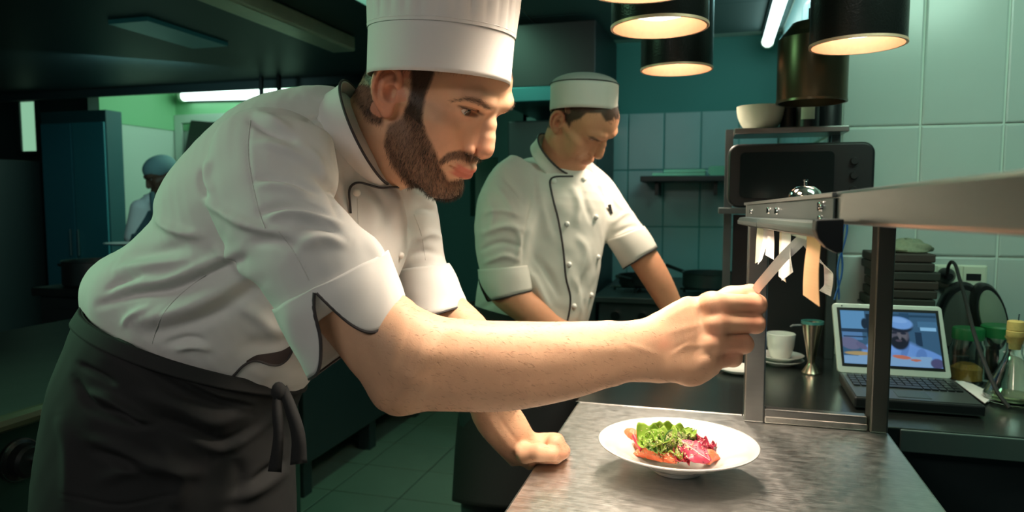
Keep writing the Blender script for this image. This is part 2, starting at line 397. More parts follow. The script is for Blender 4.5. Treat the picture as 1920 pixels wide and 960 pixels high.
def rd(px): # camera depth on the rail line for a pixel column (rail runs along Y)
    k = ony(px, 420, 1.0)[0]; y = (.0585+1.41*.0572-.016)/(k+.0572); return projn(np.array([k*y, y, 1.27]))[2]
TG = 'paper order slips on the ticket rail'
ribbon('order_slip', [(1420, 424, 1432, 424, rd(1421), rd(1430)), (1418, 455, 1430, 455, rd(1421), rd(1430)), (1416, 494, 1424, 490, rd(1421), rd(1430))], m_paper_y, 'cream order slip hanging at the far end of the ticket rail')
ribbon('order_slip', [(1433, 424, 1443, 424, rd(1432), rd(1440)), (1430, 455, 1440, 452, rd(1432), rd(1440)), (1421, 496, 1428, 488, rd(1432)-.02, rd(1440)-.02)], m_paper, 'thin white order slip slanting beside the cream slip')
ribbon('order_slip', [(1443, 424, 1450, 424, rd(1443), rd(1452)), (1439, 450, 1452, 452, rd(1443), rd(1452)), (1435, 478, 1451, 487, rd(1443), rd(1452))], m_paper, 'short white order slip with slanted lower end, third from far end')
ribbon('order_slip', [(1462, 432, 1470, 432, rd(1462), rd(1470)), (1461, 480, 1467, 480, rd(1462), rd(1470)), (1460, 518, 1474, 530, rd(1462), rd(1470))], m_paper_y, 'cream order slip behind the white one with pointed end')
ribbon('order_slip', [(1466, 432, 1483, 432, rd(1466)-.01, rd(1482)-.01), (1465, 480, 1482, 480, rd(1466)-.01, rd(1482)-.01), (1466, 526, 1487, 510, rd(1466)-.01, rd(1482)-.01)], m_paper, 'white order slip hanging straight behind the held strip')
held = ribbon('held_order_slip', [(1409, 558, 1417, 572, .874, .874), (1412, 535, 1422, 551, .870, .868), (1440, 501, 1453, 515, .785, .782), (1462, 475, 1476, 489, .752, .750), (1488, 449, 1504, 463, .735, .732), (1500, 438, 1515, 449, .73, .725)], m_paper, 'white paper strip pinched in the bearded chef\'s fingers')
ribbon('order_slip', [(1513, 440, 1541, 440, rd(1516), rd(1541)), (1513, 460, 1539, 458, rd(1516), rd(1541)), (1508, 500, 1535, 505, rd(1516), rd(1541)), (1506, 530, 1535, 540, rd(1516), rd(1541)), (1506, 553, 1537, 575, rd(1516), rd(1541))], m_paper_o, 'wide salmon coloured order slip at the near end of the rail')
ribbon('order_slip', [(1500, 452, 1512, 446, .80, .76), (1527, 486, 1541, 492, .78, .74), (1545, 496, 1562, 512, .76, .72), (1546, 535, 1562, 530, .75, .71), (1536, 545, 1558, 556, .75, .71)], m_paper, 'curled white order slip bending behind the salmon slip')
for k, rw in enumerate(([(1436, 426, 1444, 421, rd(1436), rd(1444)), (1460, 434, 1462, 424, rd(1460), rd(1462)), (1500, 438, 1500, 425, rd(1500), rd(1500))], [(1468, 436, 1470, 425, rd(1468), rd(1470)), (1500, 446, 1503, 428, rd(1500), rd(1503)), (1525, 452, 1530, 430, rd(1525), rd(1530)), (1543, 452, 1548, 430, rd(1543), rd(1548))])):
    ribbon('order_slip', rw, m_paper, ['curled stub of white slip tucked under the rail middle', 'folded white slips bunched beside the black end cap'][k])
# blue cable hanging behind the rail cap
b = MB()
for s in (0, 1):
    pts = []
    for k in range(31):
        t = k/30; px = 1586-18*t+(4.5 if s else -4.5)*math.sin(t*PI*2.3+s*.5); py = 412+150*t; pts.append(at(px, py, 1.55))
    b.tube(pts, .0022, 6)
tag(b.build('network_cable', m_blue), 'twisted blue cable hanging behind the overshelf', 'cable')

# ------------------------------------------------------------------ heat lamps
def lamp(x, y, z, R, lit, label, H=.26, ang=98):
    t = thing('heat_lamp', (x, y, z), label, 'lamp')
    c = (x, y, z)
    b = MB(); b.lathe([(R, 0), (R+.001, .002), (R+.001, H-.012), (R-.008, H), (.03, H+.004), (.03, H+.03), (.012, H+.035), (.012, H+.06), (1e-7, H+.06)], 56, c)
    b.f = [q for q in b.f if not (len(q) == 56 and q[0] == 55)]; b.build("shade", m_lampout if lit else m_brass, t)
    b = MB(); b.lathe([(R-.0005, .0005), (R-.003, .001), (R-.004, .10), (R-.010, .16), (R*.62, .185), (R*.36, .19)], 56, c); b.f = b.f[:-2]
    b.build('reflector', m_copper if lit else m_brass, t)
    b = MB(); b.lathe([(R-.003, -.0012), (R+.0022, -.0012), (R+.0022, .004), (R-.003, .004)], 56, c, closed=True); b.build('rim', m_copper if lit else m_brass, t)
    bz = .02
    b = MB(); b.lathe([(1e-7, bz), (.036, bz+.002), (.060, bz+.009), (.066, bz+.026), (.052, bz+.055), (.034, bz+.09), (.020, bz+.12), (.018, bz+.14)], 28, c)
    b.build('bulb', m_bulb if lit else m_ivory, t)
    b = MB(); b.tube([(x, y, z+H+.05), (x, y, 2.2)], .004, 8); b.build('cord', m_rubber, t)
    if lit:
        l = bpy.data.lights.new('heat_lamp_light', 'SPOT'); l.energy = lit; l.color = WARM; l.spot_size = math.radians(ang); l.spot_blend = .65; l.shadow_soft_size = .09
        o = bpy.data.objects.new('heat_lamp_light', l); COL.objects.link(o); o.location = (x, y, z+bz-.012); o.parent = t; o.matrix_parent_inverse = t.matrix_basis.inverted()
lamp(-.118, .87, 1.662, .095, 46, 'heat lamp above the frame over the outstretched forearm')
lamp(.285, .75, 1.662, .095, 20, 'heat lamp above the frame over the near end of the overshelf', ang=130)
lamp(-.116, 1.18, 1.662, .098, 12, 'copper lined heat lamp cut by the top edge, nearest of its row')
lamp(-.1144, 1.4826, 1.6656, .095, 13, 'black heat lamp glowing in the middle of the row above the counter')
lamp(-.108, 2.0167, 1.6743, .095, 27, 'black heat lamp hanging above the second cook\'s cap, farthest lit one', ang=128)
lamp(.271, 1.60, 1.632, .0894, 4.5, 'large black heat lamp glowing before the pale tiled wall')
lamp(.217, 1.85, 1.553, .078, 0, 'unlit bronze heat lamp hanging behind the glowing right lamp', H=.16)

# ------------------------------------------------------------------ fluorescent tubes
def tubelight(p0, p1, label, r=.019, name='fluorescent_lamp', up=(0, 0, 1)):
    p0 = Vector(p0); p1 = Vector(p1); t = thing(name, p0, label, 'lamp'); d = (p1-p0).normalized()
    b = MB(); b.tube([p0, p1], r, 14); b.build('tube', m_tube, t)
    b = MB(); upv = Vector(up)*r*1.6
    b.tube([p0+upv-d*.03, p1+upv+d*.03], r*1.1, 4, upv=up); b.build('housing', m_dark, t, smooth=False)
    for p, s in ((p0, -1), (p1, 1)):
        b = MB(); b.tube([p, p+d*s*.03], r*1.15, 10); b.build('end_cap', m_ivory, t)
tubelight((.245, 3.95, 2.135), (.235, 2.2, 2.135), 'bright fluorescent tube along the ceiling beside the far corner', .028)
tubelight(ony(345, 180, 5.2), ony(562, 175, 5.2), 'bright fluorescent tube on the wall of the far room', .042, up=(0, 1, 0))
# ------------------------------------------------------------------ left side: hoods, ranges, far kitchen
h = thing('extractor_hood', (-3, 2.4, 2.0), 'long dark extractor hood hanging over the cooking line', 'hood')
b = MB(); b.box((-6.0, .95, 2.07), (-1.25, 3.93, 2.2)); b.build('hood_body', m_dark, h, smooth=False)
b = MB()
for lo, hi in (((-6.0, .93, 2.02), (-1.23, .96, 2.2)), ((-6.0, 3.92, 2.02), (-1.23, 3.95, 2.2)), ((-1.26, .93, 2.02), (-1.23, 3.95, 2.2))): b.box(lo, hi)
b.build('hood_rim', m_dark, h, smooth=False, bevel=.004)
b = MB(); b.box((-1.72, 1.7, 2.0), (-1.60, 3.0, 2.068), Matrix.Rotation(0, 3, 'Z'), (0, 0, 0)); b.build('grease_channel', mat('highlit_brass_channel', (.80, .70, .50), .35, .35, var=.3, vscale=6), h, smooth=False, bevel=.01)  # pale colour carries the highlight of lamps reflected along the channel
b = MB(); b.box((-2.45, 2.45, 2.052), (-2.25, 2.95, 2.07)); b.build('hood_light', mat('hood_light_glass', (.05, .12, .12), .3, emit=(.05, .35, .33), estr=.035), h, smooth=False)
h2 = thing('wall_hood', (-.75, 3.7, 1.8), 'dark hood with teal lower lip behind the second cook', 'hood')
prism([(-1.0, 3.35, 1.86), (-1.0, 3.35, 2.16), (-1.0, 4.09, 2.2), (-1.0, 4.09, 1.86)], [(-.55, 3.35, 1.86), (-.55, 3.35, 2.16), (-.55, 4.09, 2.2), (-.55, 4.09, 1.86)]).build('hood_body', m_black, h2, smooth=False, bevel=.006)
b = MB(); b.box((-1.02, 3.33, 1.79), (-.53, 4.09, 1.86)); b.build('hood_lip', mat('teal_steel_lip', (.04, .19, .21), .4, .5), h2, smooth=False, bevel=.005)
ov = thing('tall_oven', (-.78, 3.8, 0), 'tall dark oven standing behind the second cook\'s back', 'oven')
b = MB(); b.box((-1.02, 3.5, .08), (-.56, 4.09, 1.72)); b.build('body', m_dark, ov, smooth=False, bevel=.008)
b = MB(); b.box((-.98, 3.485, .55), (-.60, 3.50, 1.40)); d_ = b.build('door', m_black, ov, smooth=False, bevel=.004)
b = MB(); b.tube([(-.63, 3.46, .7), (-.63, 3.46, 1.3)], .01, 8); b.build('handle', m_darksteel, d_)
for k in range(3):
    b = MB(); b.lathe([(.02, 0), (.017, .02), (1e-7, .02)], 14, (-.9+.12*k, 3.485, 1.5), Matrix.Rotation(PI/2, 4, 'X')); b.build('knob', m_darksteel, ov)
for sx in (-.98, -.6):
    for sy in (3.55, 4.05):
        b = MB(); b.lathe([(.02, 0), (.02, .08)], 10, (sx, sy, 0)); b.build('leg', m_darksteel, ov)
# stove with pans behind cook two
st = thing('gas_stove', (-.2, 3.6, 0), 'dark gas stove against the teal tiled wall', 'stove')
b = MB(); b.box((-.5, 3.2, .06), (.15, 4.09, .86)); b.build('body', m_dark, st, smooth=False, bevel=.006)
b = MB(); b.box((-.52, 3.17, .86), (.17, 4.09, .885)); b.build('hob', m_darksteel, st, smooth=False, bevel=.003)
for k in range(5):
    b = MB(); b.lathe([(.024, 0), (.020, .03), (1e-7, .03)], 14, (-.42+.12*k, 3.2, .80), Matrix.Rotation(PI/2, 4, 'X')); b.build('knob', m_chrome, st)
for k, (sx, sy) in enumerate(((-.35, 3.45), (-.02, 3.45), (-.35, 3.85), (-.02, 3.85))):
    b = MB()
    for a in range(2):
        b.tube([(sx-.13*(1-a), sy-.13*a, .90), (sx+.13*(1-a), sy+.13*a, .90)], .006, 6)
    for a in range(4): b.tube([(sx+.11*math.cos(a*PI/2), sy+.11*math.sin(a*PI/2), .884), (sx+.11*math.cos(a*PI/2), sy+.11*math.sin(a*PI/2), .905)], .006, 6)
    b.build('grate', m_black, st)
def pan(loc, R, H, label, m, hd=None):
    x, y, z = loc; t = thing('pan', loc, label, 'pan')
    b = MB(); b.lathe([(1e-7, 0), (R*.92, 0), (R, .012), (R, H), (R*1.03, H+.003), (R*1.03, H+.006), (R*.965, H+.004), (R*.965, .012), (1e-7, .008)], 28, loc); b.build('body', m, t)
    if hd is not None:
        b = MB(); c, s = math.cos(hd), math.sin(hd); b.tube([(x+c*R, y+s*R, z+H*.8), (x+c*(R+.16), y+s*(R+.16), z+H*.8+.03)], .009, 8); b.build('handle', m_black, t)
    return t
pan((-.02, 3.45, .907), .12, .07, 'dark saucepan on the near burner of the gas stove', m_darksteel, 2.4)
pan((-.33, 3.45, .907), .11, .05, 'shallow dark frying pan on the gas stove', m_black, -1.9)
# cooking block with legs on the left of the aisle
cb_ = thing('cooking_block', (-2.4, 3.2, 0), 'dark cooking block on short legs at the left of the aisle', 'stove')
b = MB(); b.box((-3.14, 2.66, .16), (-1.7, 4.0, .86)); b.build('body', m_dark, cb_, smooth=False, bevel=.006)
b = MB(); b.box((-3.16, 2.63, .86), (-1.68, 4.02, .9)); b.build('worktop', m_darksteel, cb_, smooth=False, bevel=.004)
for sx in (-1.76, -3.06):
    for sy in (2.72, 3.35, 3.94):
        b = MB(); b.box((sx-.035, sy-.035, 0), (sx+.035, sy+.035, .17)); b.build('leg', m_dark, cb_, smooth=False, bevel=.004)
for k in range(4):
    b = MB(); b.box((-3.10+.345*k, 2.652, .25), (-2.78+.345*k, 2.66, .8)); d_ = b.build('door', m_dark, cb_, smooth=False, bevel=.003)
    b = MB(); b.tube([(-3.05+.345*k, 2.635, .74), (-2.83+.345*k, 2.635, .74)], .008, 6); b.build('handle', m_darksteel, d_)
t = pan((-2.95, 2.80, .9), .14, .12, 'wide steel pot with ribbed rim on the cooking block', m_darksteel)
for s in (-1, 1):
    b = MB(); b.tube([(-2.95+s*.135, 2.76, .99), (-2.95+s*.18, 2.76, 1.0), (-2.95+s*.18, 2.84, 1.0), (-2.95+s*.135, 2.84, .99)], .007, 8); b.build('handle', m_chrome, t)
# near range behind the bearded chef
rg = thing('steel_range', (-1.7, 1.2, 0), 'steel cooking range with rail and control knob behind the bearded chef', 'stove')
b = MB(); b.box((-2.2, .62, .12), (-1.36, 2.1, .86)); b.build('body', mat('range_front', (.06, .12, .10), .35, .7, var=.3, vscale=3), rg, smooth=False, bevel=.006)
b = MB(); b.box((-2.22, .6, .875), (-1.34, 2.12, .895)); b.build('hob', m_darksteel, rg, smooth=False, bevel=.003)
b = MB(); b.tube([(-1.325, .6, .885), (-1.325, 2.1, .885)], .017, 10); b.build('rail', mat('olive_steel_rail', (.16, .15, .10), .4, .8), rg)
for sy in (.66, 2.06):
    for sx in (-2.15, -1.42):
        b = MB(); b.lathe([(.025, 0), (.025, .12)], 10, (sx, sy, 0)); b.build('leg', m_darksteel, rg)
for sy in (1.085, 1.42, 1.75):
    Mx = Matrix.Rotation(PI/2, 4, 'Y'); c = (-1.36, sy, .79)
    b = MB(); b.lathe([(.045, 0), (.045, .006), (.036, .012), (.034, .03), (.028, .036), (1e-7, .036)], 28, c, Mx); k_ = b.build('knob', m_black, rg)
    b = MB(); b.lathe([(.039, .0065), (.044, .0065), (.044, .008), (.039, .008)], 28, c, Mx, closed=True); b.build('dial_ring', m_chrome, k_)
    b = MB(); b.box((-1.325, sy-.006, .79-.004), (-1.312, sy+.03, .79+.007)); b.build('pointer', m_chrome, k_, smooth=False, bevel=.002)
# dark teal cabinets to the far left
cbt = thing('tall_cabinet', (-4.65, 4.4, 0), 'tall blue teal cabinet beside the far doorway', 'cabinet')
b = MB(); b.box((-4.98, 4.3, .05), (-4.36, 4.45, 1.99)); b.build('body', m_teal, cbt, smooth=False, bevel=.006)
b = MB(); b.box((-4.97, 4.285, .1), (-4.68, 4.30, 1.9)); d_ = b.build('door', mat('blue_teal_door', (.03, .19, .25), .5), cbt, smooth=False, bevel=.004)
b = MB(); b.box((-4.67, 4.285, .1), (-4.37, 4.30, 1.9)); d2 = b.build('door', mat('blue_teal_door_b', (.035, .22, .27), .5), cbt, smooth=False, bevel=.004)
for q, xx in ((d_, -4.71), (d2, -4.635)):
    b = MB(); b.tube([(xx, 4.27, .9), (xx, 4.27, 1.1)], .008, 8); b.build('handle', m_chrome, q)
cb2 = thing('dark_fridge', (-5.4, 4.2, 0), 'dark fridge at the far left under the lit hatch', 'fridge')
b = MB(); b.box((-5.95, 3.9, .05), (-5.05, 4.6, 1.62)); b.build('body', m_dark, cb2, smooth=False, bevel=.01)
b = MB(); b.box((-5.9, 3.885, .12), (-5.1, 3.9, 1.58)); d_ = b.build('door', m_dark, cb2, smooth=False, bevel=.006)
b = MB(); b.tube([(-5.16, 3.86, .7), (-5.16, 3.86, 1.1)], .012, 8); b.build('handle', m_darksteel, d_)
bb_ = thing('leaning_board', (-3.9, 5.1, .9), 'black board leaning against the white frame in the far room', 'board')
P = [ony(338, 345, 5.2), ony(362, 226, 5.26), ony(470, 236, 5.26), ony(470, 345, 5.2)]
prism([tuple(p) for p in P], [(p[0], p[1]-.03, p[2]) for p in P]).build('panel', m_black, bb_, smooth=False, bevel=.004)
b = MB(); q0 = ony(335, 345, 5.28); q1 = ony(620, 205, 5.28); b.box((q0[0], 5.255, .9), (q0[0]+.07, 5.276, q1[2]-.07)); b.box((q0[0], 5.255, q1[2]-.07), (q1[0], 5.276, q1[2]))
struct(b.build('trim_1', m_pale, None, smooth=False))
for k, px in enumerate((490, 523)):
    t = thing('hanging_ladle', ony(px, 170, 3.8), ['dark ladle hanging from the hood before the far tube, nearer the doorway', 'dark skimmer hanging from the hood before the far tube, nearer the shoulder'][k], 'utensil')
    p = ony(px, 160, 3.8); b = MB(); b.tube([(p[0], p[1], 2.072), (p[0], p[1], p[2]-.10)], .014, 8); b.build('handle', m_black, t)
    b = MB(); b.sphere((p[0], p[1], p[2]-.15), (.04, .03, .05), 14); b.build('bowl', m_black, t)

# ------------------------------------------------------------------ right side rack
rk = thing('steel_rack', (.17, 2.4, .9), 'dark two tier steel rack standing on the rear counter', 'rack')
for sx in (.035, .30):
    for sy in (2.03, 2.08):
        b = MB(); b.box((sx-.010, sy-.010, .8992), (sx+.010, sy+.010, 1.51)); b.build('post', m_darksteel, rk, smooth=False)
b = MB(); b.box((.01, 1.9, 1.285), (.318, 2.09, 1.30)); b.build('shelf_board', m_darksteel, rk, smooth=False, bevel=.002)
b = MB(); b.box((.045, 1.94, 1.49), (.318, 2.09, 1.505)); b.build('shelf_board', m_steel2, rk, smooth=False, bevel=.002)
b = MB(); b.box((.05, 2.05, .8995), (.318, 2.062, 1.28)); b.build('back_panel', m_black, rk, smooth=False)
mo = thing('black_appliance', (.2, 1.95, 1.3), 'black rounded countertop appliance on the rack behind the bell', 'appliance')
b = MB(); b.rbox((.03, 1.905, 1.301), (.372, 1.985, 1.462), .028, 6, 1); b.build('housing', m_black, mo, bevel=.006)
b = MB(); b.rbox((.06, 1.899, 1.325), (.28, 1.905, 1.44), .012, 5, 1); b.build('front_panel', mat('dark_gloss', (.008, .010, .010), .15), mo)
for k in range(3):
    b = MB(); b.lathe([(.010, 0), (.008, .012), (1e-7, .012)], 14, (.325, 1.905, 1.345+.035*k), Matrix.Rotation(PI/2, 4, 'X')); b.build('knob', m_black, mo)
bw = thing('mixing_bowl', (.10, 1.99, 1.505), 'white mixing bowl on the upper rack shelf', 'bowl')
def bowl(bm, c, R, H, t=.004):
    pr = []
    for k in range(9): a = PI/2*k/8; pr.append((R*(.45+.55*math.sin(a)) if k else 1e-7, H*(1-math.cos(a))))
    pr[0] = (1e-7, 0); pi = [(max(r-t, 1e-7), z+t) for r, z in pr[::-1]]; pi[0] = (R-t, H)
    bm.lathe(pr+pi, 36, c)
b = MB(); bowl(b, (.112, 2.015, 1.5055), .061, .062); b.build('body', mat('dull_white_bowl', (.62, .64, .52), .4), bw)
def bottle(x, y, z, R, H, label, m, cap):
    t = thing('bottle', (x, y, z), label, 'bottle')
    b = MB(); b.lathe([(1e-7, 0), (R, 0), (R, H*.58), (R*.8, H*.68), (R*.38, H*.76), (R*.34, H*.92), (1e-7, H*.92)], 22, (x, y, z)); b.build('body', m, t)
    b = MB(); b.lathe([(R*.40, H*.915), (R*.40, H), (1e-7, H)], 18, (x, y, z)); b.build('cap', cap, t)
    return t
bottle(.185, 2.02, 1.5055, .024, .155, 'dark bottle on the rack beside the white bowl', m_black, m_dark)
t = bottle(.225, 1.98, 1.5055, .028, .165, 'dark bottle with pale label standing right of its neighbour', m_black, m_dark)
b = MB()
for k in range(7):
    pass
G = [[(.225+.0284*math.sin(a), 1.98-.0284*math.cos(a), z) for z in (1.525, 1.555)] for a in np.linspace(-.7, .5, 8)]
b.grid(G); b.build('label', m_ivory, t)
tb = thing('spice_canister', (.28, 2.04, 1.5055), 'tall black canister at the corner end of the rack', 'canister')
b = MB(); b.lathe([(1e-7, 0), (.034, 0), (.034, .17), (.032, .175), (1e-7, .175)], 24, (.281, 2.04, 1.5055)); b.build('body', m_black, tb)
b = MB(); b.lathe([(.0355, .16), (.0355, .2), (.03, .205), (1e-7, .205)], 24, (.281, 2.04, 1.5055)); b.build('lid', m_dark, tb)
# service bell on the overshelf
bl = thing('service_bell', (.2, 1.5, 1.3), 'small chrome service bell on the overshelf', 'bell')
c = (.155, 1.365, shelf_t(1.365)); 
b = MB(); b.lathe([(1e-7, 0), (.032, 0), (.032, .004), (.026, .006), (1e-7, .006)], 28, c); b.build('base', m_black, bl)
b = MB(); b.lathe([(.0295, .007), (.029, .010), (.025, .020), (.016, .027), (.006, .029), (1e-7, .029)], 28, c); b.build('dome', m_chrome, bl)
b = MB(); b.lathe([(.0025, .028), (.0025, .036), (.004, .037), (.004, .040), (1e-7, .0405)], 12, c); b.build('button', m_chrome, bl)
# knife shelf on the back wall with trays
sh = thing('wall_shelf', (-.28, 3.9, 1.4), 'narrow dark wall shelf on the teal tiles', 'shelf')
p0 = ony(1206, 332, 3.95); p1 = ony(1372, 322, 3.95)
b = MB(); b.box((p0[0], 3.78, p0[2]-.03), (p1[0], 4.095, p0[2])); b.build('board', m_black, sh, smooth=False, bevel=.004)
for xx in (p0[0]+.08, p1[0]-.08):
    b = MB(); b.box((xx-.01, 3.86, p0[2]-.1), (xx+.01, 4.095, p0[2]-.03)); b.build('bracket', m_black, sh, smooth=False)
m_tray = mat('green_tinted_tray', (.12, .42, .30), .3, .6)
for k in range(2):
    t = thing('tray', (p0[0]+.3, 3.9, p0[2]+.001+.017*k), ['flat steel tray lying on the wall shelf', 'smaller tray lying on top of the flat steel tray'][k], 'tray')
    b = MB(); x0 = p0[0]+.06+.06*k; b.box((x0, 3.80, p0[2]+.001+.017*k), (x0+.27-.06*k, 4.06, p0[2]+.004+.017*k)); b.build('base', m_tray, t, smooth=False)
    b = MB(); z0 = p0[2]+.004+.017*k
    for lo, hi in (((x0, 3.80, z0), (x0+.27-.06*k, 3.806, z0+.012)), ((x0, 4.054, z0), (x0+.27-.06*k, 4.06, z0+.012)), ((x0, 3.806, z0), (x0+.006, 4.054, z0+.012)), ((x0+.264-.06*k, 3.806, z0), (x0+.27-.06*k, 4.054, z0+.012))): b.box(lo, hi)
    b.build('rim', m_tray, t, smooth=False)
t = thing('folded_cloth', (p1[0]-.1, 3.9, p0[2]+.03), 'pale folded cloth at the corner end of the wall shelf', 'cloth')
b = MB(); b.rbox((p1[0]-.12, 3.82, p0[2]+.001), (p1[0]-.01, 4.02, p0[2]+.05), .02, 4, 1); b.build('fold', m_tray, t)

# ------------------------------------------------------------------ laptop
lt = thing('laptop', (.42, 1.73, .9), 'silver laptop with lit screen open on the rear counter', 'laptop')
zb = .8985
hl_, hr_, fr_ = onz(1573, 700, .922)[:2], onz(1786, 713, .922)[:2], onz(1849, 764, .922)[:2]; fl_ = hl_+(fr_-hr_)
qa = [(*fl_, zb+.004), (*fr_, zb+.004), (*hr_, zb+.004), (*hl_, zb+.004)]
prism(qa, [(q[0], q[1], zb+.026) for q in qa]).build('base', m_black, lt, smooth=False, bevel=.004)
def kp(u, v, z): p = fl_*(1-u)*(1-v)+fr_*u*(1-v)+hr_*u*v+hl_*(1-u)*v; return (p[0], p[1], z)
def kquad(u0, u1, v0, v1, z0, z1):
    a = [kp(u0, v0, z0), kp(u1, v0, z0), kp(u1, v1, z0), kp(u0, v1, z0)]; return prism(a, [(p[0], p[1], z1) for p in a])
kquad(.02, .98, .03, .97, zb+.0255, zb+.027).build('palm_deck', mat('laptop_deck', (.05, .06, .06), .35, .3), lt, smooth=False)
km = None
for r_ in range(5):
    n = 14
    for c_ in range(n):
        if r_ == 0 and 4 <= c_ <= 8:
            if c_ > 4: continue
            u0, u1 = .05+.9*4/n, .05+.9*9/n
        else: u0, u1 = .05+.9*c_/n, .05+.9*(c_+1)/n
        v0 = .42+.1*r_; kquad(u0+.006, u1-.006, v0+.010, v0+.09, zb+.027, zb+.030).build('key', m_black, lt, smooth=False)
kquad(.36, .62, .10, .34, zb+.027, zb+.0278).build('touchpad', m_dark, lt, smooth=False)
TL, TR, BR, BL = ony(1560, 568, hl_[1]+.05), ony(1765, 575, hr_[1]+.05), ony(1785, 711, hr_[1]+.004), ony(1571, 698, hl_[1]+.004)
def lid(u, v, off=0.):   # v down from the top
    p = TL*(1-u)*(1-v)+TR*u*(1-v)+BR*u*v+BL*(1-u)*v
    n = np.cross(TR-TL, BL-TL); n /= np.linalg.norm(n); n = n if n[1] < 0 else -n
    return p+n*off
pts = []
for cx, cy, a0 in ((.965, .05, -90), (.965, .95, 0), (.035, .95, 90), (.035, .05, 180)):
    for k in range(5):
        a = math.radians(a0+22.5*k); pts.append((cx+.035*math.cos(a), cy+.05*math.sin(a)))
prism([lid(u, v, 0) for u, v in pts], [lid(u, v, -.012) for u, v in pts]).build('lid', m_lapsil, lt, smooth=False, bevel=.0015)
b = MB(); b.add([lid(.04, .06, .0006), lid(.965, .06, .0006), lid(.955, .905, .0006), lid(.045, .905, .0006)], [(0, 1, 2, 3)]); b.build('bezel', m_black, lt, smooth=False)
b = MB(); b.tube([lid(.42, 1.02, -.004), lid(.58, 1.02, -.004)], .006, 10); b.build('hinge', m_black, lt)
kq = lid(.09, .035, .0008); b = MB(); b.sphere(kq, .0016, 8); b.build('webcam', m_black, lt)
# picture on the screen, painted by function on a fine grid (the screen gives light)
NU, NV = 150, 96
def scr_col(u, v):
    u = np.asarray(u); v = np.asarray(v)
    sh = u.shape; col = np.zeros(sh+(3,)); col[:] = (.07, .15, .23)
    def put(mask, c):
        mk = np.clip(mask, 0, 1)[..., None]; col[:] = col*(1-mk)+np.array(c)*mk
    def ell(cx, cy, rx, ry, rot=0, soft=.18):
        c, s = math.cos(rot), math.sin(rot); dx = (u-cx)*1.5; dy = v-cy; a = (dx*c+dy*s)/rx; q = (-dx*s+dy*c)/ry
        return np.clip((1-np.sqrt(a*a+q*q))/soft+.5, 0, 1)
    def rect(a, b_, c, d): return ((u > a) & (u < b_) & (v > c) & (v < d)).astype(float)
    put(rect(0, .26, 0, .36), (.20, .40, .60)); put(rect(0, .3, .34, .40), (.03, .06, .10)); put(rect(0, .22, .40, .55), (.17, .30, .50))
    put(rect(.02, .26, .48, .50), (.02, .03, .06)); put(rect(.27, .40, .06, .5), (.015, .03, .05)); put(rect(.80, 1, .16, .27), (.10, .22, .33)); put(rect(.82, .98, .27, .33), (.45, .70, .88))
    put(rect(.76, .83, .36, .62), (.02, .05, .09)); put(rect(.5, 1, .05, .09), (.03, .08, .13)); put(rect(.62, .72, .02, .2), (.03, .09, .16))
    put(ell(.25, .24, .05, .10), (.015, .03, .05))
    put(ell(.60, .95, .42, .42), (.26, .42, .78)); put(ell(.90, .84, .34, .13, .5), (.24, .40, .76)); put(ell(.34, .74, .24, .16, -.5), (.27, .44, .80)); put(ell(.52, .62, .12, .14), (.30, .46, .85))
    put(ell(.64, .72, .05, .20, .35), (.18, .30, .60)); put(ell(.80, .80, .08, .14, .2), (.17, .29, .58))
    put(rect(0, .9, .80, 1)*(v > .80+.05*(1-u)), (.38, .52, .70)); put(ell(.16, .80, .22, .035), (.75, .42, .16)); put(ell(.60, .83, .14, .035, .1), (.90, .22, .12)); put(ell(.74, .875, .08, .022), (.85, .2, .1))
    put(ell(.08, .62, .17, .11, .3), (.25, .20, .30)); put(ell(.20, .66, .10, .05, .6), (.22, .17, .27)); put(ell(.95, .92, .10, .09), (.13, .10, .20))
    put(ell(.595, .50, .155, .20, .0), (.020, .022, .035)); put(ell(.60, .42, .150, .165), (.16, .12, .14)); put(ell(.63, .41, .075, .13), (.22, .165, .17))
    put(ell(.585, .555, .125, .105), (.018, .020, .03)); put(ell(.59, .53, .05, .022), (.13, .08, .10))
    put(ell(.55, .385, .05, .022), (.03, .03, .05)); put(ell(.645, .395, .045, .022), (.03, .03, .05)); put(ell(.605, .45, .024, .06), (.24, .18, .18))
    put(ell(.612, .26, .20, .12, .12), (.018, .022, .04)); put(ell(.615, .20, .205, .115, .16), (.30, .48, .82)); put(ell(.60, .15, .15, .05, .16), (.40, .58, .90))
    return col*np.array([.72, .98, 1.18])
me = bpy.data.meshes.new('screen'); U, V = np.meshgrid(np.linspace(0, 1, NU), np.linspace(0, 1, NV)); 
vs = [lid(.066+.872*a, .10+.765*c, .0011) for a, c in zip(U.ravel(), V.ravel())]
me.from_pydata([tuple(p) for p in vs], [], [(j*NU+i, j*NU+i+1, (j+1)*NU+i+1, (j+1)*NU+i) for j in range(NV-1) for i in range(NU-1)])
ca = me.color_attributes.new('col', 'FLOAT_COLOR', 'POINT'); cc = scr_col(U.ravel(), V.ravel()); cc = np.concatenate([cc, np.ones((len(cc), 1))], 1)
ca.data.foreach_set('color', cc.astype(np.float32).ravel())
ms = bpy.data.materials.new('screen_light'); ms.use_nodes = True; nt = ms.node_tree; bs = nt.nodes['Principled BSDF']
a = N(nt, 'ShaderNodeVertexColor', layer_name='col'); nt.links.new(a.outputs[0], bs.inputs['Emission Color']); bs.inputs['Emission Strength'].default_value = .6
bs.inputs['Base Color'].default_value = (.01, .01, .012, 1); bs.inputs['Roughness'].default_value = .2; me.materials.append(ms)
so = bpy.data.objects.new('screen', me); COL.objects.link(so); so.parent = lt; so.matrix_parent_inverse = lt.matrix_basis.inverted()

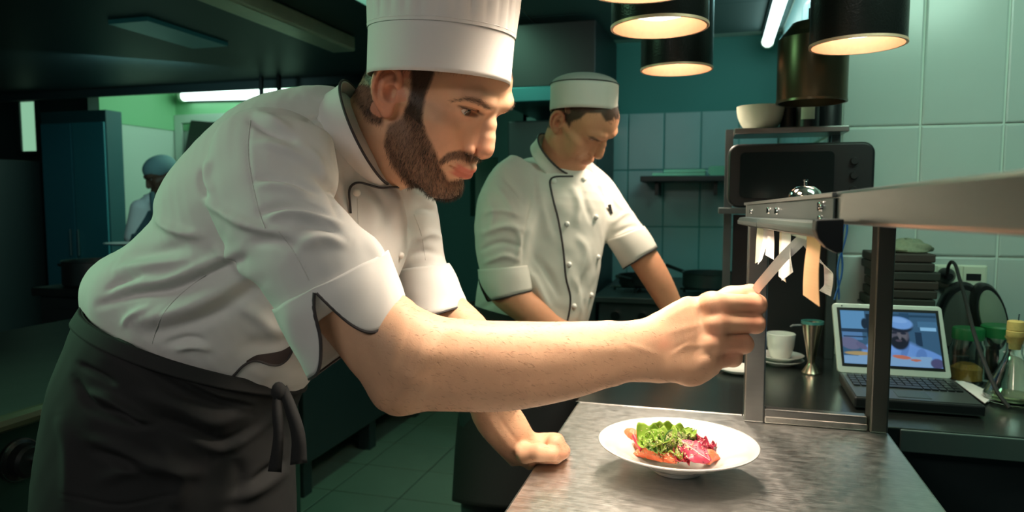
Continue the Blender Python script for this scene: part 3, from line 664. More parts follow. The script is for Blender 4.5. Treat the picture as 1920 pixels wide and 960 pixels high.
# ------------------------------------------------------------------ things around the laptop
zc = .8985
cs = thing('coffee_cup', (.17, 1.93, zc), 'white coffee cup with handle on a stack of saucers', 'cup')
p = ony(1463, 665, 1.92); cx, cy = p[0], 1.92
for k in range(2):
    o = MB(); o.lathe([(1e-7, 0), (.030, 0), (.034, .003), (.056, .012), (.058, .014), (.055, .0145), (.034, .006), (1e-7, .005)], 30, (cx, cy, zc+.012*k))
    tag(o.build('saucer', m_ceramic), ['lower white saucer under the coffee cup', 'upper white saucer directly under the coffee cup'][k], 'saucer')
zz = zc+.0185
b = MB(); b.lathe([(1e-7, 0), (.022, 0), (.026, .004), (.033, .03), (.036, .062), (.0345, .063), (.031, .03), (.022, .007), (1e-7, .006)], 30, (cx, cy, zz)); b.build('body', m_ceramic, cs)
b = MB(); b.tube([(cx-.032-.020*math.sin(a), cy-.004, zz+.034+.022*math.cos(a)) for a in np.linspace(0.1, PI-.1, 12)], .0035, 8); b.build('handle', m_ceramic, cs)
p = ony(1385, 690, 1.80); b = MB(); b.lathe([(1e-7, 0), (.03, 0), (.05, .010), (.052, .013), (.048, .013), (.03, .005), (1e-7, .005)], 28, (p[0], 1.8, zc)); tag(b.build('saucer', m_ceramic), 'single white saucer half hidden behind the left post', 'saucer')
jg = thing('jigger', (.24, 1.86, zc), 'tall brass double cone jigger behind the pass frame', 'jigger')
p = ony(1521, 680, 1.84); jx, jy = p[0], 1.84
b = MB(); b.lathe([(1e-7, 0), (.021, 0), (.022, .003), (.010, .022), (.0085, .028), (.012, .05), (.025, .128), (.024, .128), (.011, .05), (1e-7, .04)], 30, (jx, jy, zc)); b.build('cone', mat('warm_steel', (.50, .40, .30), .25, 1.), jg)
b = MB(); b.lathe([(.0235, .122), (.0262, .1225), (.0262, .1295), (.0235, .1295)], 30, (jx, jy, zc), closed=True); b.build('rim', mat('teal_band', (.1, .35, .33), .3, .6), jg)
b = MB(); b.tube([(jx-.022, jy, zc+.118), (jx-.045, jy, zc+.116), (jx-.05, jy, zc+.112)], .003, 6); b.build('lug', m_darksteel, jg)
# stack of dark folders with a mesh bag on top
y0 = 1.99; p0 = ony(1668, 570, y0); p1 = ony(1752, 490, y0)
for k in range(6):
    z0 = 1.055+.0225*k; dx = rnd.uniform(-.006, .006)
    t = MB(); t.box((p0[0]-.05+dx, y0-.05, z0), (p1[0]-.006+dx+rnd.uniform(-.004, .006), y0+.09, z0+.0205)); 
    tag(t.build('folder', mat('dark_folder', (.016+.006*(k % 3), .019, .015), .7), None, smooth=False, bevel=.003), ['lowest', 'second lowest', 'third', 'fourth', 'fifth', 'topmost'][k]+' dark folder of the stack behind the laptop', 'folder', 'dark folders behind the laptop')
bx_ = thing('storage_box', (.55, 2.0, zc), 'dark box under the folder stack behind the laptop', 'box')
b = MB(); b.box((p0[0]-.055, y0-.045, zc), (p1[0]-.002, y0+.095, 1.046)); b.build('body', m_dark, bx_, smooth=False, bevel=.004)
b = MB(); b.box((p0[0]-.058, y0-.048, 1.046), (p1[0]+.001, y0+.098, 1.054)); b.build('lid', m_black, bx_, smooth=False, bevel=.002)
ng = ony(1702, 488, y0)
b = MB(); R_ = []
for i in range(11):
    ph = PI/2*i/10; row = []
    for k in range(26):
        a = 2*PI*k/26; w_ = 1+.10*math.sin(3*a+i)+.05*math.sin(7*a); row.append((ng[0]+.060*w_*math.cos(a)*math.cos(ph), y0+.02+.045*w_*math.sin(a)*math.cos(ph), 1.191+.030*math.sin(ph)*w_))
    R_.append(row)
b.grid(np.transpose(np.array(R_), (1, 0, 2)), closed_u=True)
nb = b.build('mesh_bag', mat('grey_green_netting', (.20, .23, .15), .8, var=.35, vscale=160), None); md = nb.modifiers.new('solid', 'SOLIDIFY'); md.thickness = .003
tag(nb, 'grey netted bag lying on the dark folder stack', 'bag')
# sockets
ya = 2.1
sk = thing('wall_socket', (.70, 2.1, 1.15), 'double ivory wall socket on the pale tiles', 'socket')
q0 = ony(1735, 495, 2.098); q1 = ony(1848, 541, 2.098)
b = MB(); b.box((q0[0], 2.090, q1[2]), (q1[0], 2.0995, q0[2])); b.build('cover_plate', m_ivory, sk, smooth=False, bevel=.003)
for a_, c_ in ((1757, 1798), (1806, 1846)):
    s0 = ony(a_, 499, 2.09); s1 = ony(c_, 537, 2.09); b = MB(); b.box((s0[0], 2.086, s1[2]), (s1[0], 2.0905, s0[2])); b.build('socket_frame', m_ivory, sk, smooth=False, bevel=.0015)
s0 = ony(1812, 513, 2.086); s1 = ony(1839, 526, 2.086); b = MB(); b.box((s0[0], 2.0845, s1[2]), (s1[0], 2.0862, s0[2])); b.build('network_port', m_black, sk, smooth=False)
pl = thing('power_plug', (.66, 2.05, 1.15), 'black power plug with cable in the double socket', 'plug')
c = ony(1776, 517, 2.07); b = MB(); b.lathe([(.020, 0), (.020, .016), (.014, .03), (.008, .04), (1e-7, .04)], 18, (c[0], 2.0855, c[2]), Matrix.Rotation(PI/2, 4, 'X')); b.build('plug_body', m_black, pl)
pp = [(1776, 515, 2.045), (1778, 498, 2.03), (1784, 489, 2.02), (1792, 496, 2.0), (1798, 520, 1.96), (1806, 545, 1.92), (1815, 580, 1.84), (1826, 625, 1.74), (1840, 665, 1.68), (1856, 705, 1.64), (1872, 740, 1.60), (1893, 765, 1.58)]
def smooth_pts(P, n=6):
    P = np.array(P, float); t = np.linspace(0, len(P)-1, (len(P)-1)*n+1); Q = np.stack([np.interp(t, range(len(P)), P[:, c]) for c in range(P.shape[1])], 1)
    for _ in range(n): Q[1:-1] = (Q[:-2]+2*Q[1:-1]+Q[2:])/4
    return Q
b = MB(); b.tube([ony(*q) for q in smooth_pts(pp)], .0042, 8); b.build('cable', m_rubber, pl)
# two chargers / headphones cushions leaning at the wall
for k, (px, py, w_, h_, rz) in enumerate(((1795, 598, 31, 60, .12), (1855, 592, 21, 52, -.25))):
    t = thing('speaker', ony(px, py, 2.03), ['round black desk speaker leaning under the wall socket', 'smaller oval black speaker beside the first'][k], 'speaker')
    c = ony(px, py, 2.03-.05*k); s_ = 2.05/F
    Rm = Matrix.Rotation(rz, 3, 'Y')@Matrix.Rotation(PI/2, 3, 'X')
    def ov(m_, prof, name, par):
        b = MB(); b.lathe(prof, 36); b.v = [tuple(Vector(c)+Rm@Vector((q[0]*w_*s_, q[1]*h_*s_, q[2]))) for q in b.v]; return b.build(name, m_, par)
    hs = ov(m_black, [(1e-7, -.03), (.9, -.03), (1.03, -.02), (1.05, .012), (.97, .022), (1e-7, .022)], 'housing', t)
    ov(mat('speaker_cloth', (.045, .06, .05) if k == 0 else (.16, .21, .16), .7), [(.84, .0221), (.82, .027), (.5, .031), (1e-7, .033)], 'grille', t)
    b = MB(); b.box((c[0]-w_*s_*.5, c[1]-.03, zc), (c[0]+w_*s_*.5, c[1]+.02, c[2]-h_*s_*.97)); b.build('foot', m_black, t, smooth=False, bevel=.003)
# jar, carafe, papers, tomato
jr = thing('glass_jar', (.66, 1.80, zc), 'glass jar with green lid and amber contents behind the carafe', 'jar')
c = ony(1812, 690, 1.86); jx, jy = c[0], 1.86; R = .036
b = MB(); b.lathe([(1e-7, .001), (R, .001), (R, .08), (R*.86, .092), (R*.86, .105), (R*.80, .105), (R*.80, .092), (R*.93, .08), (R*.93, .005), (1e-7, .005)], 30, (jx, jy, zc)); b.build('body', m_glass, jr)
b = MB(); b.lathe([(R*.92, .100), (R*.92, .122), (R*.86, .126), (1e-7, .126)], 30, (jx, jy, zc)); b.build('lid', m_greenlid, jr)
b = MB(); b.lathe([(1e-7, .006), (R*.9, .006), (R*.9, .032), (R*.5, .042), (1e-7, .040)], 24, (jx, jy, zc)); b.build('contents', mat('amber_grain', (.35, .20, .03), .7, var=.5, vscale=200), jr, kind='stuff')
c = ony(1872, 690, 1.88); jx, jy = c[0], 1.88; jr2 = thing('glass_jar', (jx, jy, zc), 'glass jar with flat green lid farthest back by the tiles', 'jar')
b = MB(); b.lathe([(1e-7, .001), (R, .001), (R, .095), (R*.92, .108), (R*.84, .108), (R*.92, .095), (R*.92, .005), (1e-7, .005)], 30, (jx, jy, zc)); b.build('body', m_glass, jr2)
b = MB(); b.lathe([(R*1.1, .105), (R*1.1, .128), (R*1.0, .132), (1e-7, .132)], 30, (jx, jy, zc)); b.build('lid', m_greenlid, jr2)
c = ony(1885, 737, 1.64); vx, vy = c[0]+.03, 1.69
ca_ = thing('oil_carafe', (vx, vy, zc), 'conical clear glass carafe with a cork stopper', 'carafe')
k_ = 1.0
b = MB(); b.lathe([(1e-7, .001), (.046, .001), (.052, .006), (.052, .016), (.040, .045), (.022, .085), (.0155, .105), (.0145, .130), (.0185, .136), (.0185, .139), (.0125, .139), (.0115, .130), (.0125, .105), (.019, .084), (.037, .044), (.049, .016), (.047, .008), (1e-7, .006)], 40, (vx, vy, zc)); b.build('body', m_glass, ca_)
b = MB(); b.lathe([(1e-7, .112), (.0105, .112), (.0125, .132), (.0165, .1395), (.0165, .150), (.0145, .1515), (.016, .153), (.0155, .170), (.012, .172), (1e-7, .172)], 24, (vx, vy, zc)); ck = b.build('stopper', m_cork, ca_)
b = MB(); b.tube([(vx+.004, vy, zc+.170), (vx+.005, vy, zc+.186)], .0012, 6); b.build('pourer', m_chrome, ck)
b = MB(); b.lathe([(1e-7, .0065), (.0465, .0085), (.0485, .016), (.0475, .019), (1e-7, .019)], 30, (vx, vy, zc)); b.build('oil', mat('pale_oil', (.75, .85, .55), .05, trans=.9), ca_)
for k in range(3):
    A_ = [onz(1776+4*k, 712+3*k, zc+.001+.002*k), onz(1784+4*k, 706+3*k, zc+.001+.002*k), onz(1858-5*k, 742+2*k, zc+.001+.002*k), onz(1846-6*k, 752+2*k, zc+.001+.002*k)]
    A_ = [a+np.array([.012, -.0, .0]) for a in A_]
    o = prism(A_, [a+np.array([0, 0, .0012]) for a in A_]).build('paper_sheet', m_paper, None, smooth=False)
    tag(o, ['bottom paper sheet of the fan beside the laptop', 'middle paper sheet of the fan beside the laptop', 'top paper sheet of the fan beside the laptop'][k], 'paper', 'loose papers beside the laptop')
tm = thing('red_bowl', (.76, 1.55, zc), 'orange red bowl at the right end of the rear counter', 'bowl')
c = onz(1938, 770, zc); b = MB(); bowl(b, (c[0]+.05, c[1]-.01, zc+.001), .052, .05); b.build('body', mat('tomato_red', (.55, .09, .03), .35), tm)
wbx = thing('white_tub', (.8, 1.75, zc), 'white plastic tub behind the carafe at the frame edge', 'tub')
c = ony(1936, 700, 1.82); b = MB(); b.lathe([(1e-7, 0), (.045, 0), (.055, .075), (.057, .078), (.052, .078), (.043, .004), (1e-7, .004)], 30, (c[0], 1.82, zc)); b.build('body', m_ceramic, wbx)
# ------------------------------------------------------------------ figures: signed distance modelling
def nrm(v): v = np.asarray(v, float); return v/(np.linalg.norm(v)+1e-12)
class SDF:
    def __init__(s): s.ops = []; s.fr = None
    def _push(s, fn, lo, hi, k, mode, soft=None):
        lo = np.asarray(lo, float); hi = np.asarray(hi, float); m = k+.022
        if s.fr is not None:
            R, t = s.fr; cs = np.array([[a, b, c] for a in (lo[0], hi[0]) for b in (lo[1], hi[1]) for c in (lo[2], hi[2])])@R.T+t
            wl, wh = cs.min(0), cs.max(0)
        else: wl, wh = lo, hi
        s.ops.append((fn, wl-m, wh+m, k, mode, s.fr))
    def cone(s, a, b, ra, rb=None, k=.01, mode=1):
        a = np.asarray(a, float); b = np.asarray(b, float); rb = ra if rb is None else rb; ab = b-a; L = ab@ab+1e-12; R = max(ra, rb)
        def fn(P):
            t = np.clip((P-a)@ab/L, 0, 1); return np.linalg.norm(P-a-t[:, None]*ab, axis=1)-(ra+(rb-ra)*t)
        s._push(fn, np.minimum(a, b)-R, np.maximum(a, b)+R, k, mode)
    def chain(s, pts, rs, k=.01, mode=1, n=1):
        pts = np.asarray(pts, float); rs = np.asarray(rs, float)
        if n > 1:
            t = np.linspace(0, len(pts)-1, (len(pts)-1)*n+1); pts, rs = catmull(pts, t), np.interp(t, range(len(rs)), rs)
        for i in range(len(pts)-1): s.cone(pts[i], pts[i+1], rs[i], rs[i+1], k, mode)
    def ell(s, c, r, R=None, k=.01, mode=1):
        c = np.asarray(c, float); r = np.asarray(r, float); Rm = np.eye(3) if R is None else np.asarray(R, float)
        def fn(P):
            q = (P-c)@Rm; a = np.linalg.norm(q/r, axis=1); b = np.linalg.norm(q/(r*r), axis=1); return a*(a-1)/(b+1e-9)
        e = np.abs(Rm)@r; s._push(fn, c-e, c+e, k, mode)
    def loft(s, secs, k=.012, n=4, mode=1, capk=.35):
        """secs: (centre, u, v, ru, rv): elliptical sections along a smooth axis, one primitive"""
        C = np.array([q[0] for q in secs]); U = np.array([q[1]*q[3] for q in secs]); V = np.array([q[2]*q[4] for q in secs])
        t = np.linspace(0, len(secs)-1, (len(secs)-1)*n+1); C = catmull(C, t); U = catmull(U, t); V = catmull(V, t)
        A = nrm3(np.gradient(C, axis=0)); U = U-A*(U*A).sum(1)[:, None]; V = V-A*(V*A).sum(1)[:, None]
        def fn(P):
            best = np.full(len(P), 1e9); ii = np.zeros(len(P), int); ff = np.zeros(len(P))
            for i in range(len(C)-1):
                ab = C[i+1]-C[i]; tt = np.clip((P-C[i])@ab/(ab@ab+1e-12), 0, 1); q = P-C[i]-tt[:, None]*ab; d = (q*q).sum(1); m = d < best
                best[m] = d[m]; ii[m] = i; ff[m] = tt[m]
            f = ff[:, None]; j = ii+1; c = C[ii]+(C[j]-C[ii])*f; uu = U[ii]+(U[j]-U[ii])*f; vv = V[ii]+(V[j]-V[ii])*f; ad = nrm3(A[ii]+(A[j]-A[ii])*f)
            q = P-c; lu = np.linalg.norm(uu, axis=1); lv = np.linalg.norm(vv, axis=1); a = (q*uu).sum(1)/lu; b = (q*vv).sum(1)/lv
            end = ((ii == 0) & (ff <= 0)) | ((ii == len(C)-2) & (ff >= 1)); w = np.where(end, (q*ad).sum(1), 0); cr = np.minimum(lu, lv)*capk
            k0 = np.sqrt((a/lu)**2+(b/lv)**2+(w/cr)**2); k1 = np.sqrt((a/lu**2)**2+(b/lv**2)**2+(w/cr**2)**2)
            return k0*(k0-1)/(k1+1e-9)
        e = np.sqrt(U**2+V**2)+np.sqrt((U**2).sum(1)+(V**2).sum(1))[:, None]*capk*np.abs(A)
        s._push(fn, (C-e).min(0), (C+e).max(0), k, mode)
    def blend(s, d, sel, e, k, mode):
        o = d[sel]
        if mode == 1:
            h = np.maximum(k-np.abs(o-e), 0)/k if k > 0 else 0; d[sel] = np.minimum(o, e)-(h*h*k*.25 if k > 0 else 0)
        else:
            e = -e; h = np.maximum(k-np.abs(o-e), 0)/k if k > 0 else 0; d[sel] = np.maximum(o, e)+(h*h*k*.25 if k > 0 else 0)
    def ev(s, P):
        d = np.full(len(P), .5)
        for fn, lo, hi, k, mode, fr in s.ops:
            sel = np.nonzero(((P > lo) & (P < hi)).all(1))[0]
            if len(sel): Q = P[sel]; Q = (Q-fr[1])@fr[0] if fr is not None else Q; s.blend(d, sel, fn(Q), k, mode)
        return d
    def evb(s, B, off, size):
        """blocks with origins B, sample offsets off"""
        d = np.full((len(B), len(off)), .5); E = B+size
        for fn, lo, hi, k, mode, fr in s.ops:
            sel = np.nonzero(((E > lo) & (B < hi)).all(1))[0]
            if len(sel):
                Q = (B[sel][:, None, :]+off[None]).reshape(-1, 3); Q = (Q-fr[1])@fr[0] if fr is not None else Q
                o = d[sel].ravel(); s.blend(o, slice(None), fn(Q), k, mode); d[sel] = o.reshape(len(sel), -1)
        return d
def catmull(P, t):
    P = np.asarray(P, float); n = len(P); i = np.clip(np.floor(t).astype(int), 0, n-2); f = (t-i)
    f = f[:, None] if P.ndim > 1 else f
    g = lambda j: P[np.clip(j, 0, n-1)]
    p0 = np.where((i > 0)[:, None] if P.ndim > 1 else i > 0, g(i-1), 2*g(i)-g(i+1)); p3 = np.where((i < n-2)[:, None] if P.ndim > 1 else i < n-2, g(i+2), 2*g(i+1)-g(i)); p1, p2 = g(i), g(i+1)
    return .5*(2*p1+(p2-p0)*f+(2*p0-5*p1+4*p2-p3)*f*f+(3*p1-p0-3*p2+p3)*f**3)
def nets(s, h, proj_it=1):
    """sparse surface nets: vertices (n,3), quads (m,4)"""
    lo = np.min([o[1] for o in s.ops if o[4] == 1], 0)-.01; hi = np.max([o[2] for o in s.ops if o[4] == 1], 0)+.01
    H = 4*h; nb = np.ceil((hi-lo)/H).astype(int)+1
    HH = 4*H; nB = np.ceil((hi-lo)/HH).astype(int)+1
    I = np.stack(np.meshgrid(*[np.arange(q) for q in nB], indexing='ij'), -1).reshape(-1, 3)
    off3 = np.array([[a, b, c] for a in (0, .5, 1) for b in (0, .5, 1) for c in (0, .5, 1)])
    d = s.evb(lo+I*HH, off3*HH, HH); I = I[np.abs(d).min(1) < HH*.8]
    J = (I[:, None, :]*4+np.stack(np.meshgrid(*[np.arange(4)]*3, indexing='ij'), -1).reshape(1, 64, 3)).reshape(-1, 3)
    d = s.evb(lo+J*H, np.array([[.5, .5, .5]])*H, H)[:, 0]; J = J[np.abs(d) < H*1.5]
    off = np.stack(np.meshgrid(*[np.arange(5)]*3, indexing='ij'), -1).reshape(125, 3)
    D = s.evb(lo+J*H, off*h, H).reshape(-1, 5, 5, 5).astype(np.float32)
    cs = [D[:, a:a+4, b:b+4, c:c+4] for a in (0, 1) for b in (0, 1) for c in (0, 1)]
    neg = sum((q < 0).astype(np.int8) for q in cs); act = (neg > 0) & (neg < 8)
    bi, ci, cj, ck = np.nonzero(act); cell = J[bi]*4+np.stack([ci, cj, ck], 1)
    v8 = np.stack([q[bi, ci, cj, ck] for q in cs], 1)
    corner = np.array([[a, b, c] for a in (0, 1) for b in (0, 1) for c in (0, 1)], float)
    sm = np.zeros((len(cell), 3)); ct = np.zeros(len(cell))
    for a in range(8):
        for b in range(a+1, 8):
            if np.abs(corner[a]-corner[b]).sum() == 1:
                x = (v8[:, a] < 0) != (v8[:, b] < 0); t = np.where(x, v8[:, a]/(v8[:, a]-v8[:, b]+1e-12), 0)
                sm += np.where(x[:, None], corner[a]+(corner[b]-corner[a])*t[:, None], 0); ct += x
    V = lo+(cell+sm/ct[:, None])*h
    n = (nb+2)*4; key = lambda c: (c[:, 0]*n[1]+c[:, 1])*n[2]+c[:, 2]
    ky = key(cell); order = np.argsort(ky); sk = ky[order]
    def find(c):
        q = key(c); p = np.clip(np.searchsorted(sk, q), 0, len(sk)-1); ok = sk[p] == q; return np.where(ok, order[p], -1)
    quads = []
    for ax in range(3):
        b_ = [4, 2, 1][ax]; x = (v8[:, 0] < 0) != (v8[:, b_] < 0); idx = np.nonzero(x)[0]; c = cell[idx]
        o1, o2 = [i for i in range(3) if i != ax]; e1 = np.zeros(3, int); e1[o1] = 1; e2 = np.zeros(3, int); e2[o2] = 1
        q = np.stack([idx, find(c-e1), find(c-e1-e2), find(c-e2)], 1); inside = v8[idx, 0] < 0
        fl = inside if ax != 1 else ~inside
        q = np.where(fl[:, None], q, q[:, ::-1]); quads.append(q[(q >= 0).all(1)])
    Q = np.concatenate(quads)
    for _ in range(proj_it):
        e = h*.4; d0 = s.ev(V); g = np.stack([s.ev(V+np.eye(3)[i]*e)-d0 for i in range(3)], 1)/e
        g2 = (g*g).sum(1); st = np.clip(d0/np.maximum(g2, .25), -h*.6, h*.6); V = V-g*st[:, None]
    return V, Q
def vnormals(V, Q):
    a, b, c, d = V[Q[:, 0]], V[Q[:, 1]], V[Q[:, 2]], V[Q[:, 3]]; fn = np.cross(c-a, d-b); n = np.zeros_like(V)
    for i in range(4): np.add.at(n, Q[:, i], fn)
    return n/(np.linalg.norm(n, axis=1, keepdims=True)+1e-12)
def lap(V, Q, it=1, w=.5, mask=None):
    n = len(V)
    e = np.concatenate([Q[:, [0, 1]], Q[:, [1, 2]], Q[:, [2, 3]], Q[:, [3, 0]]])
    for _ in range(it):
        acc = np.zeros_like(V); ct = np.zeros(n)
        np.add.at(acc, e[:, 0], V[e[:, 1]]); np.add.at(acc, e[:, 1], V[e[:, 0]]); np.add.at(ct, e[:, 0], 1); np.add.at(ct, e[:, 1], 1)
        dv = acc/np.maximum(ct, 1)[:, None]-V; V = V+dv*(w if mask is None else (w*mask)[:, None])
    return V
def mesh_obj(name, V, Q, m, parent=None, col=None):
    me = bpy.data.meshes.new(name); me.vertices.add(len(V)); me.vertices.foreach_set('co', np.asarray(V, np.float32).ravel())
    me.loops.add(Q.size); me.loops.foreach_set('vertex_index', Q.astype(np.int32).ravel())
    k = Q.shape[1]; me.polygons.add(len(Q)); me.polygons.foreach_set('loop_start', np.arange(0, Q.size, k, dtype=np.int32)); me.polygons.foreach_set('loop_total', np.full(len(Q), k, np.int32))
    me.update(calc_edges=True); me.validate(); me.shade_smooth()
    if col is not None:
        ca = me.color_attributes.new('col', 'FLOAT_COLOR', 'POINT'); c4 = np.concatenate([col, np.ones((len(col), 1))], 1); ca.data.foreach_set('color', c4.astype(np.float32).ravel())
    if name in ('body', 'jacket'):
        bm = bmesh.new(); bm.from_mesh(me); be = [x for x in bm.edges if len(x.link_faces) == 1]
        if be: r_ = bmesh.ops.holes_fill(bm, edges=be, sides=0); bmesh.ops.triangulate(bm, faces=r_['faces'])
        for q in bm.faces: q.smooth = True
        bm.to_mesh(me); bm.free()
    me.materials.append(m); o = bpy.data.objects.new(name, me); COL.objects.link(o)
    if parent is not None: o.parent = parent; o.matrix_parent_inverse = parent.matrix_basis.inverted()
    return o
def bvh(V, Q): return BVHTree.FromPolygons([tuple(v) for v in V], [tuple(int(i) for i in q) for q in Q])
def cast(bv, px, py, off=0.):
    d = ray(px, py); h = bv.ray_cast(Vector(C0), Vector(d).normalized())
    if h[0] is None: return None
    n = np.array(h[1]); n = -n if n@d > 0 else n
    return np.array(h[0])+n*off
def castline(bv, poly, off=0., step=5):
    out = []; last = None; poly = np.array(poly, float)
    seg = np.linalg.norm(np.diff(poly, axis=0), axis=1); s = np.concatenate([[0], np.cumsum(seg)])
    n = max(3, int(s[-1]/step)); tt = np.linspace(0, len(poly)-1, max(4*len(poly), 3)); P = catmull(poly, tt)
    seg = np.linalg.norm(np.diff(P, axis=0), axis=1); s = np.concatenate([[0], np.cumsum(seg)]); u = np.linspace(0, s[-1], n)
    for x, y in zip(np.interp(u, s, P[:, 0]), np.interp(u, s, P[:, 1])):
        p = cast(bv, x, y, off)
        if p is None: continue
        if last is not None and np.linalg.norm(p-last) > .05: continue
        out.append(p); last = p
    return out
def smooth3(P, it=2):
    P = np.array(P)
    for _ in range(it): P[1:-1] = (P[:-2]+2*P[1:-1]+P[2:])/4
    return P
def polyd(S, poly):
    """distance of points S (n,2) to a polyline, parameter 0..1 along it, and the signed side"""
    poly = np.array(poly, float); poly = catmull(poly, np.linspace(0, len(poly)-1, (len(poly)-1)*4+1)) if len(poly) > 2 else poly
    best = np.full(len(S), 1e9); par = np.zeros(len(S)); side = np.zeros(len(S)); L = np.linalg.norm(np.diff(poly, axis=0), axis=1); T = L.sum(); acc = 0
    for i in range(len(poly)-1):
        a, b = poly[i], poly[i+1]; ab = b-a; t = np.clip((S-a)@ab/(ab@ab+1e-9), 0, 1); q = S-a-t[:, None]*ab; d = np.linalg.norm(q, axis=1); m = d < best
        best[m] = d[m]; par[m] = ((acc+t*L[i])/T)[m]; side[m] = (ab[0]*q[:, 1]-ab[1]*q[:, 0])[m]; acc += L[i]
    return best, par, np.sign(side)
def inpoly(S, poly, soft=3.):
    poly = np.array(poly, float); n = len(poly); ins = np.zeros(len(S), bool); j = n-1
    for i in range(n):
        a, b = poly[i], poly[j]; c = ((a[1] > S[:, 1]) != (b[1] > S[:, 1])) & (S[:, 0] < (b[0]-a[0])*(S[:, 1]-a[1])/(b[1]-a[1]+1e-9)+a[0]); ins ^= c; j = i
    best = np.full(len(S), 1e9)
    for i in range(n):
        a, b = poly[i], poly[(i+1) % n]; ab = b-a; t = np.clip((S-a)@ab/(ab@ab+1e-9), 0, 1); best = np.minimum(best, np.linalg.norm(S-a-t[:, None]*ab, axis=1))
    return np.clip(.5+np.where(ins, best, -best)/(2*soft), 0, 1)
def wrinkle(V, Q, folds, amp=1.):
    """cloth folds: each (polyline in px, width px, height m[, sharp]); a fold runs over the surface that faces the camera, with the
    height of real cloth, tapering at both ends"""
    Nn = vnormals(V, Q); x, y, z = projn(V); S = np.stack([x, y], 1); view = nrm3(V-C0); face = sstep(-.05, .25, -(Nn*view).sum(1)); disp = np.zeros(len(V))
    for fo in folds:
        poly, w, h = fo[:3]; P = np.array(poly, float)
        sel = np.nonzero((x > P[:, 0].min()-3*w) & (x < P[:, 0].max()+3*w) & (y > P[:, 1].min()-3*w) & (y < P[:, 1].max()+3*w) & (face > 0))[0]
        if not len(sel): continue
        if len(fo) > 4: zz = z[sel]; sel = sel[(zz > fo[4][0]) & (zz < fo[4][1])]
        d, t, sd = polyd(S[sel], poly); asym = fo[3] if len(fo) > 3 else 0
        ww = np.where(sd > 0, w*(1+asym), w*(1-asym)); tap = np.clip(np.sin(np.pi*np.clip(t*.96+.02, 0, 1)), 0, 1)**.6
        disp[sel] += h*np.exp(-(d/ww)**2)*tap
    return V+Nn*(disp*face*amp)[:, None]
def nrm3(A): return A/(np.linalg.norm(A, axis=1, keepdims=True)+1e-12)
def noise3(P, f, seed=0):
    """cheap smooth value noise from sines"""
    r = np.random.RandomState(seed); o = np.zeros(len(P))
    for k in range(6):
        a = r.normal(size=3); a /= np.linalg.norm(a); o += np.sin(P@a*f*(.7+.25*k)+r.uniform(0, 6.28))
    return o/6
def sec(x1, y1, x2, y2, d, ratio, d2=None):
    """section of a limb or trunk seen between two outline pixels, its centre at camera depth d"""
    d2 = d if d2 is None else d2; a = at(x1, y1, d); b = at(x2, y2, d2); c = (a+b)/2; u = b-a; ru = np.linalg.norm(u)/2; u = u/np.linalg.norm(u)
    v = nrm(c-C0); v = nrm(v-u*(v@u)); return (c, u, v, ru, ru*ratio)
def rotz_x_y(y, p, ro):
    cy, sy = math.cos(y), math.sin(y); cp, sp = math.cos(p), math.sin(p); cr, sr = math.cos(ro), math.sin(ro)
    return np.array([[cy, -sy, 0], [sy, cy, 0], [0, 0, 1]])@np.array([[1, 0, 0], [0, cp, -sp], [0, sp, cp]])@np.array([[cr, 0, sr], [0, 1, 0], [-sr, 0, cr]])
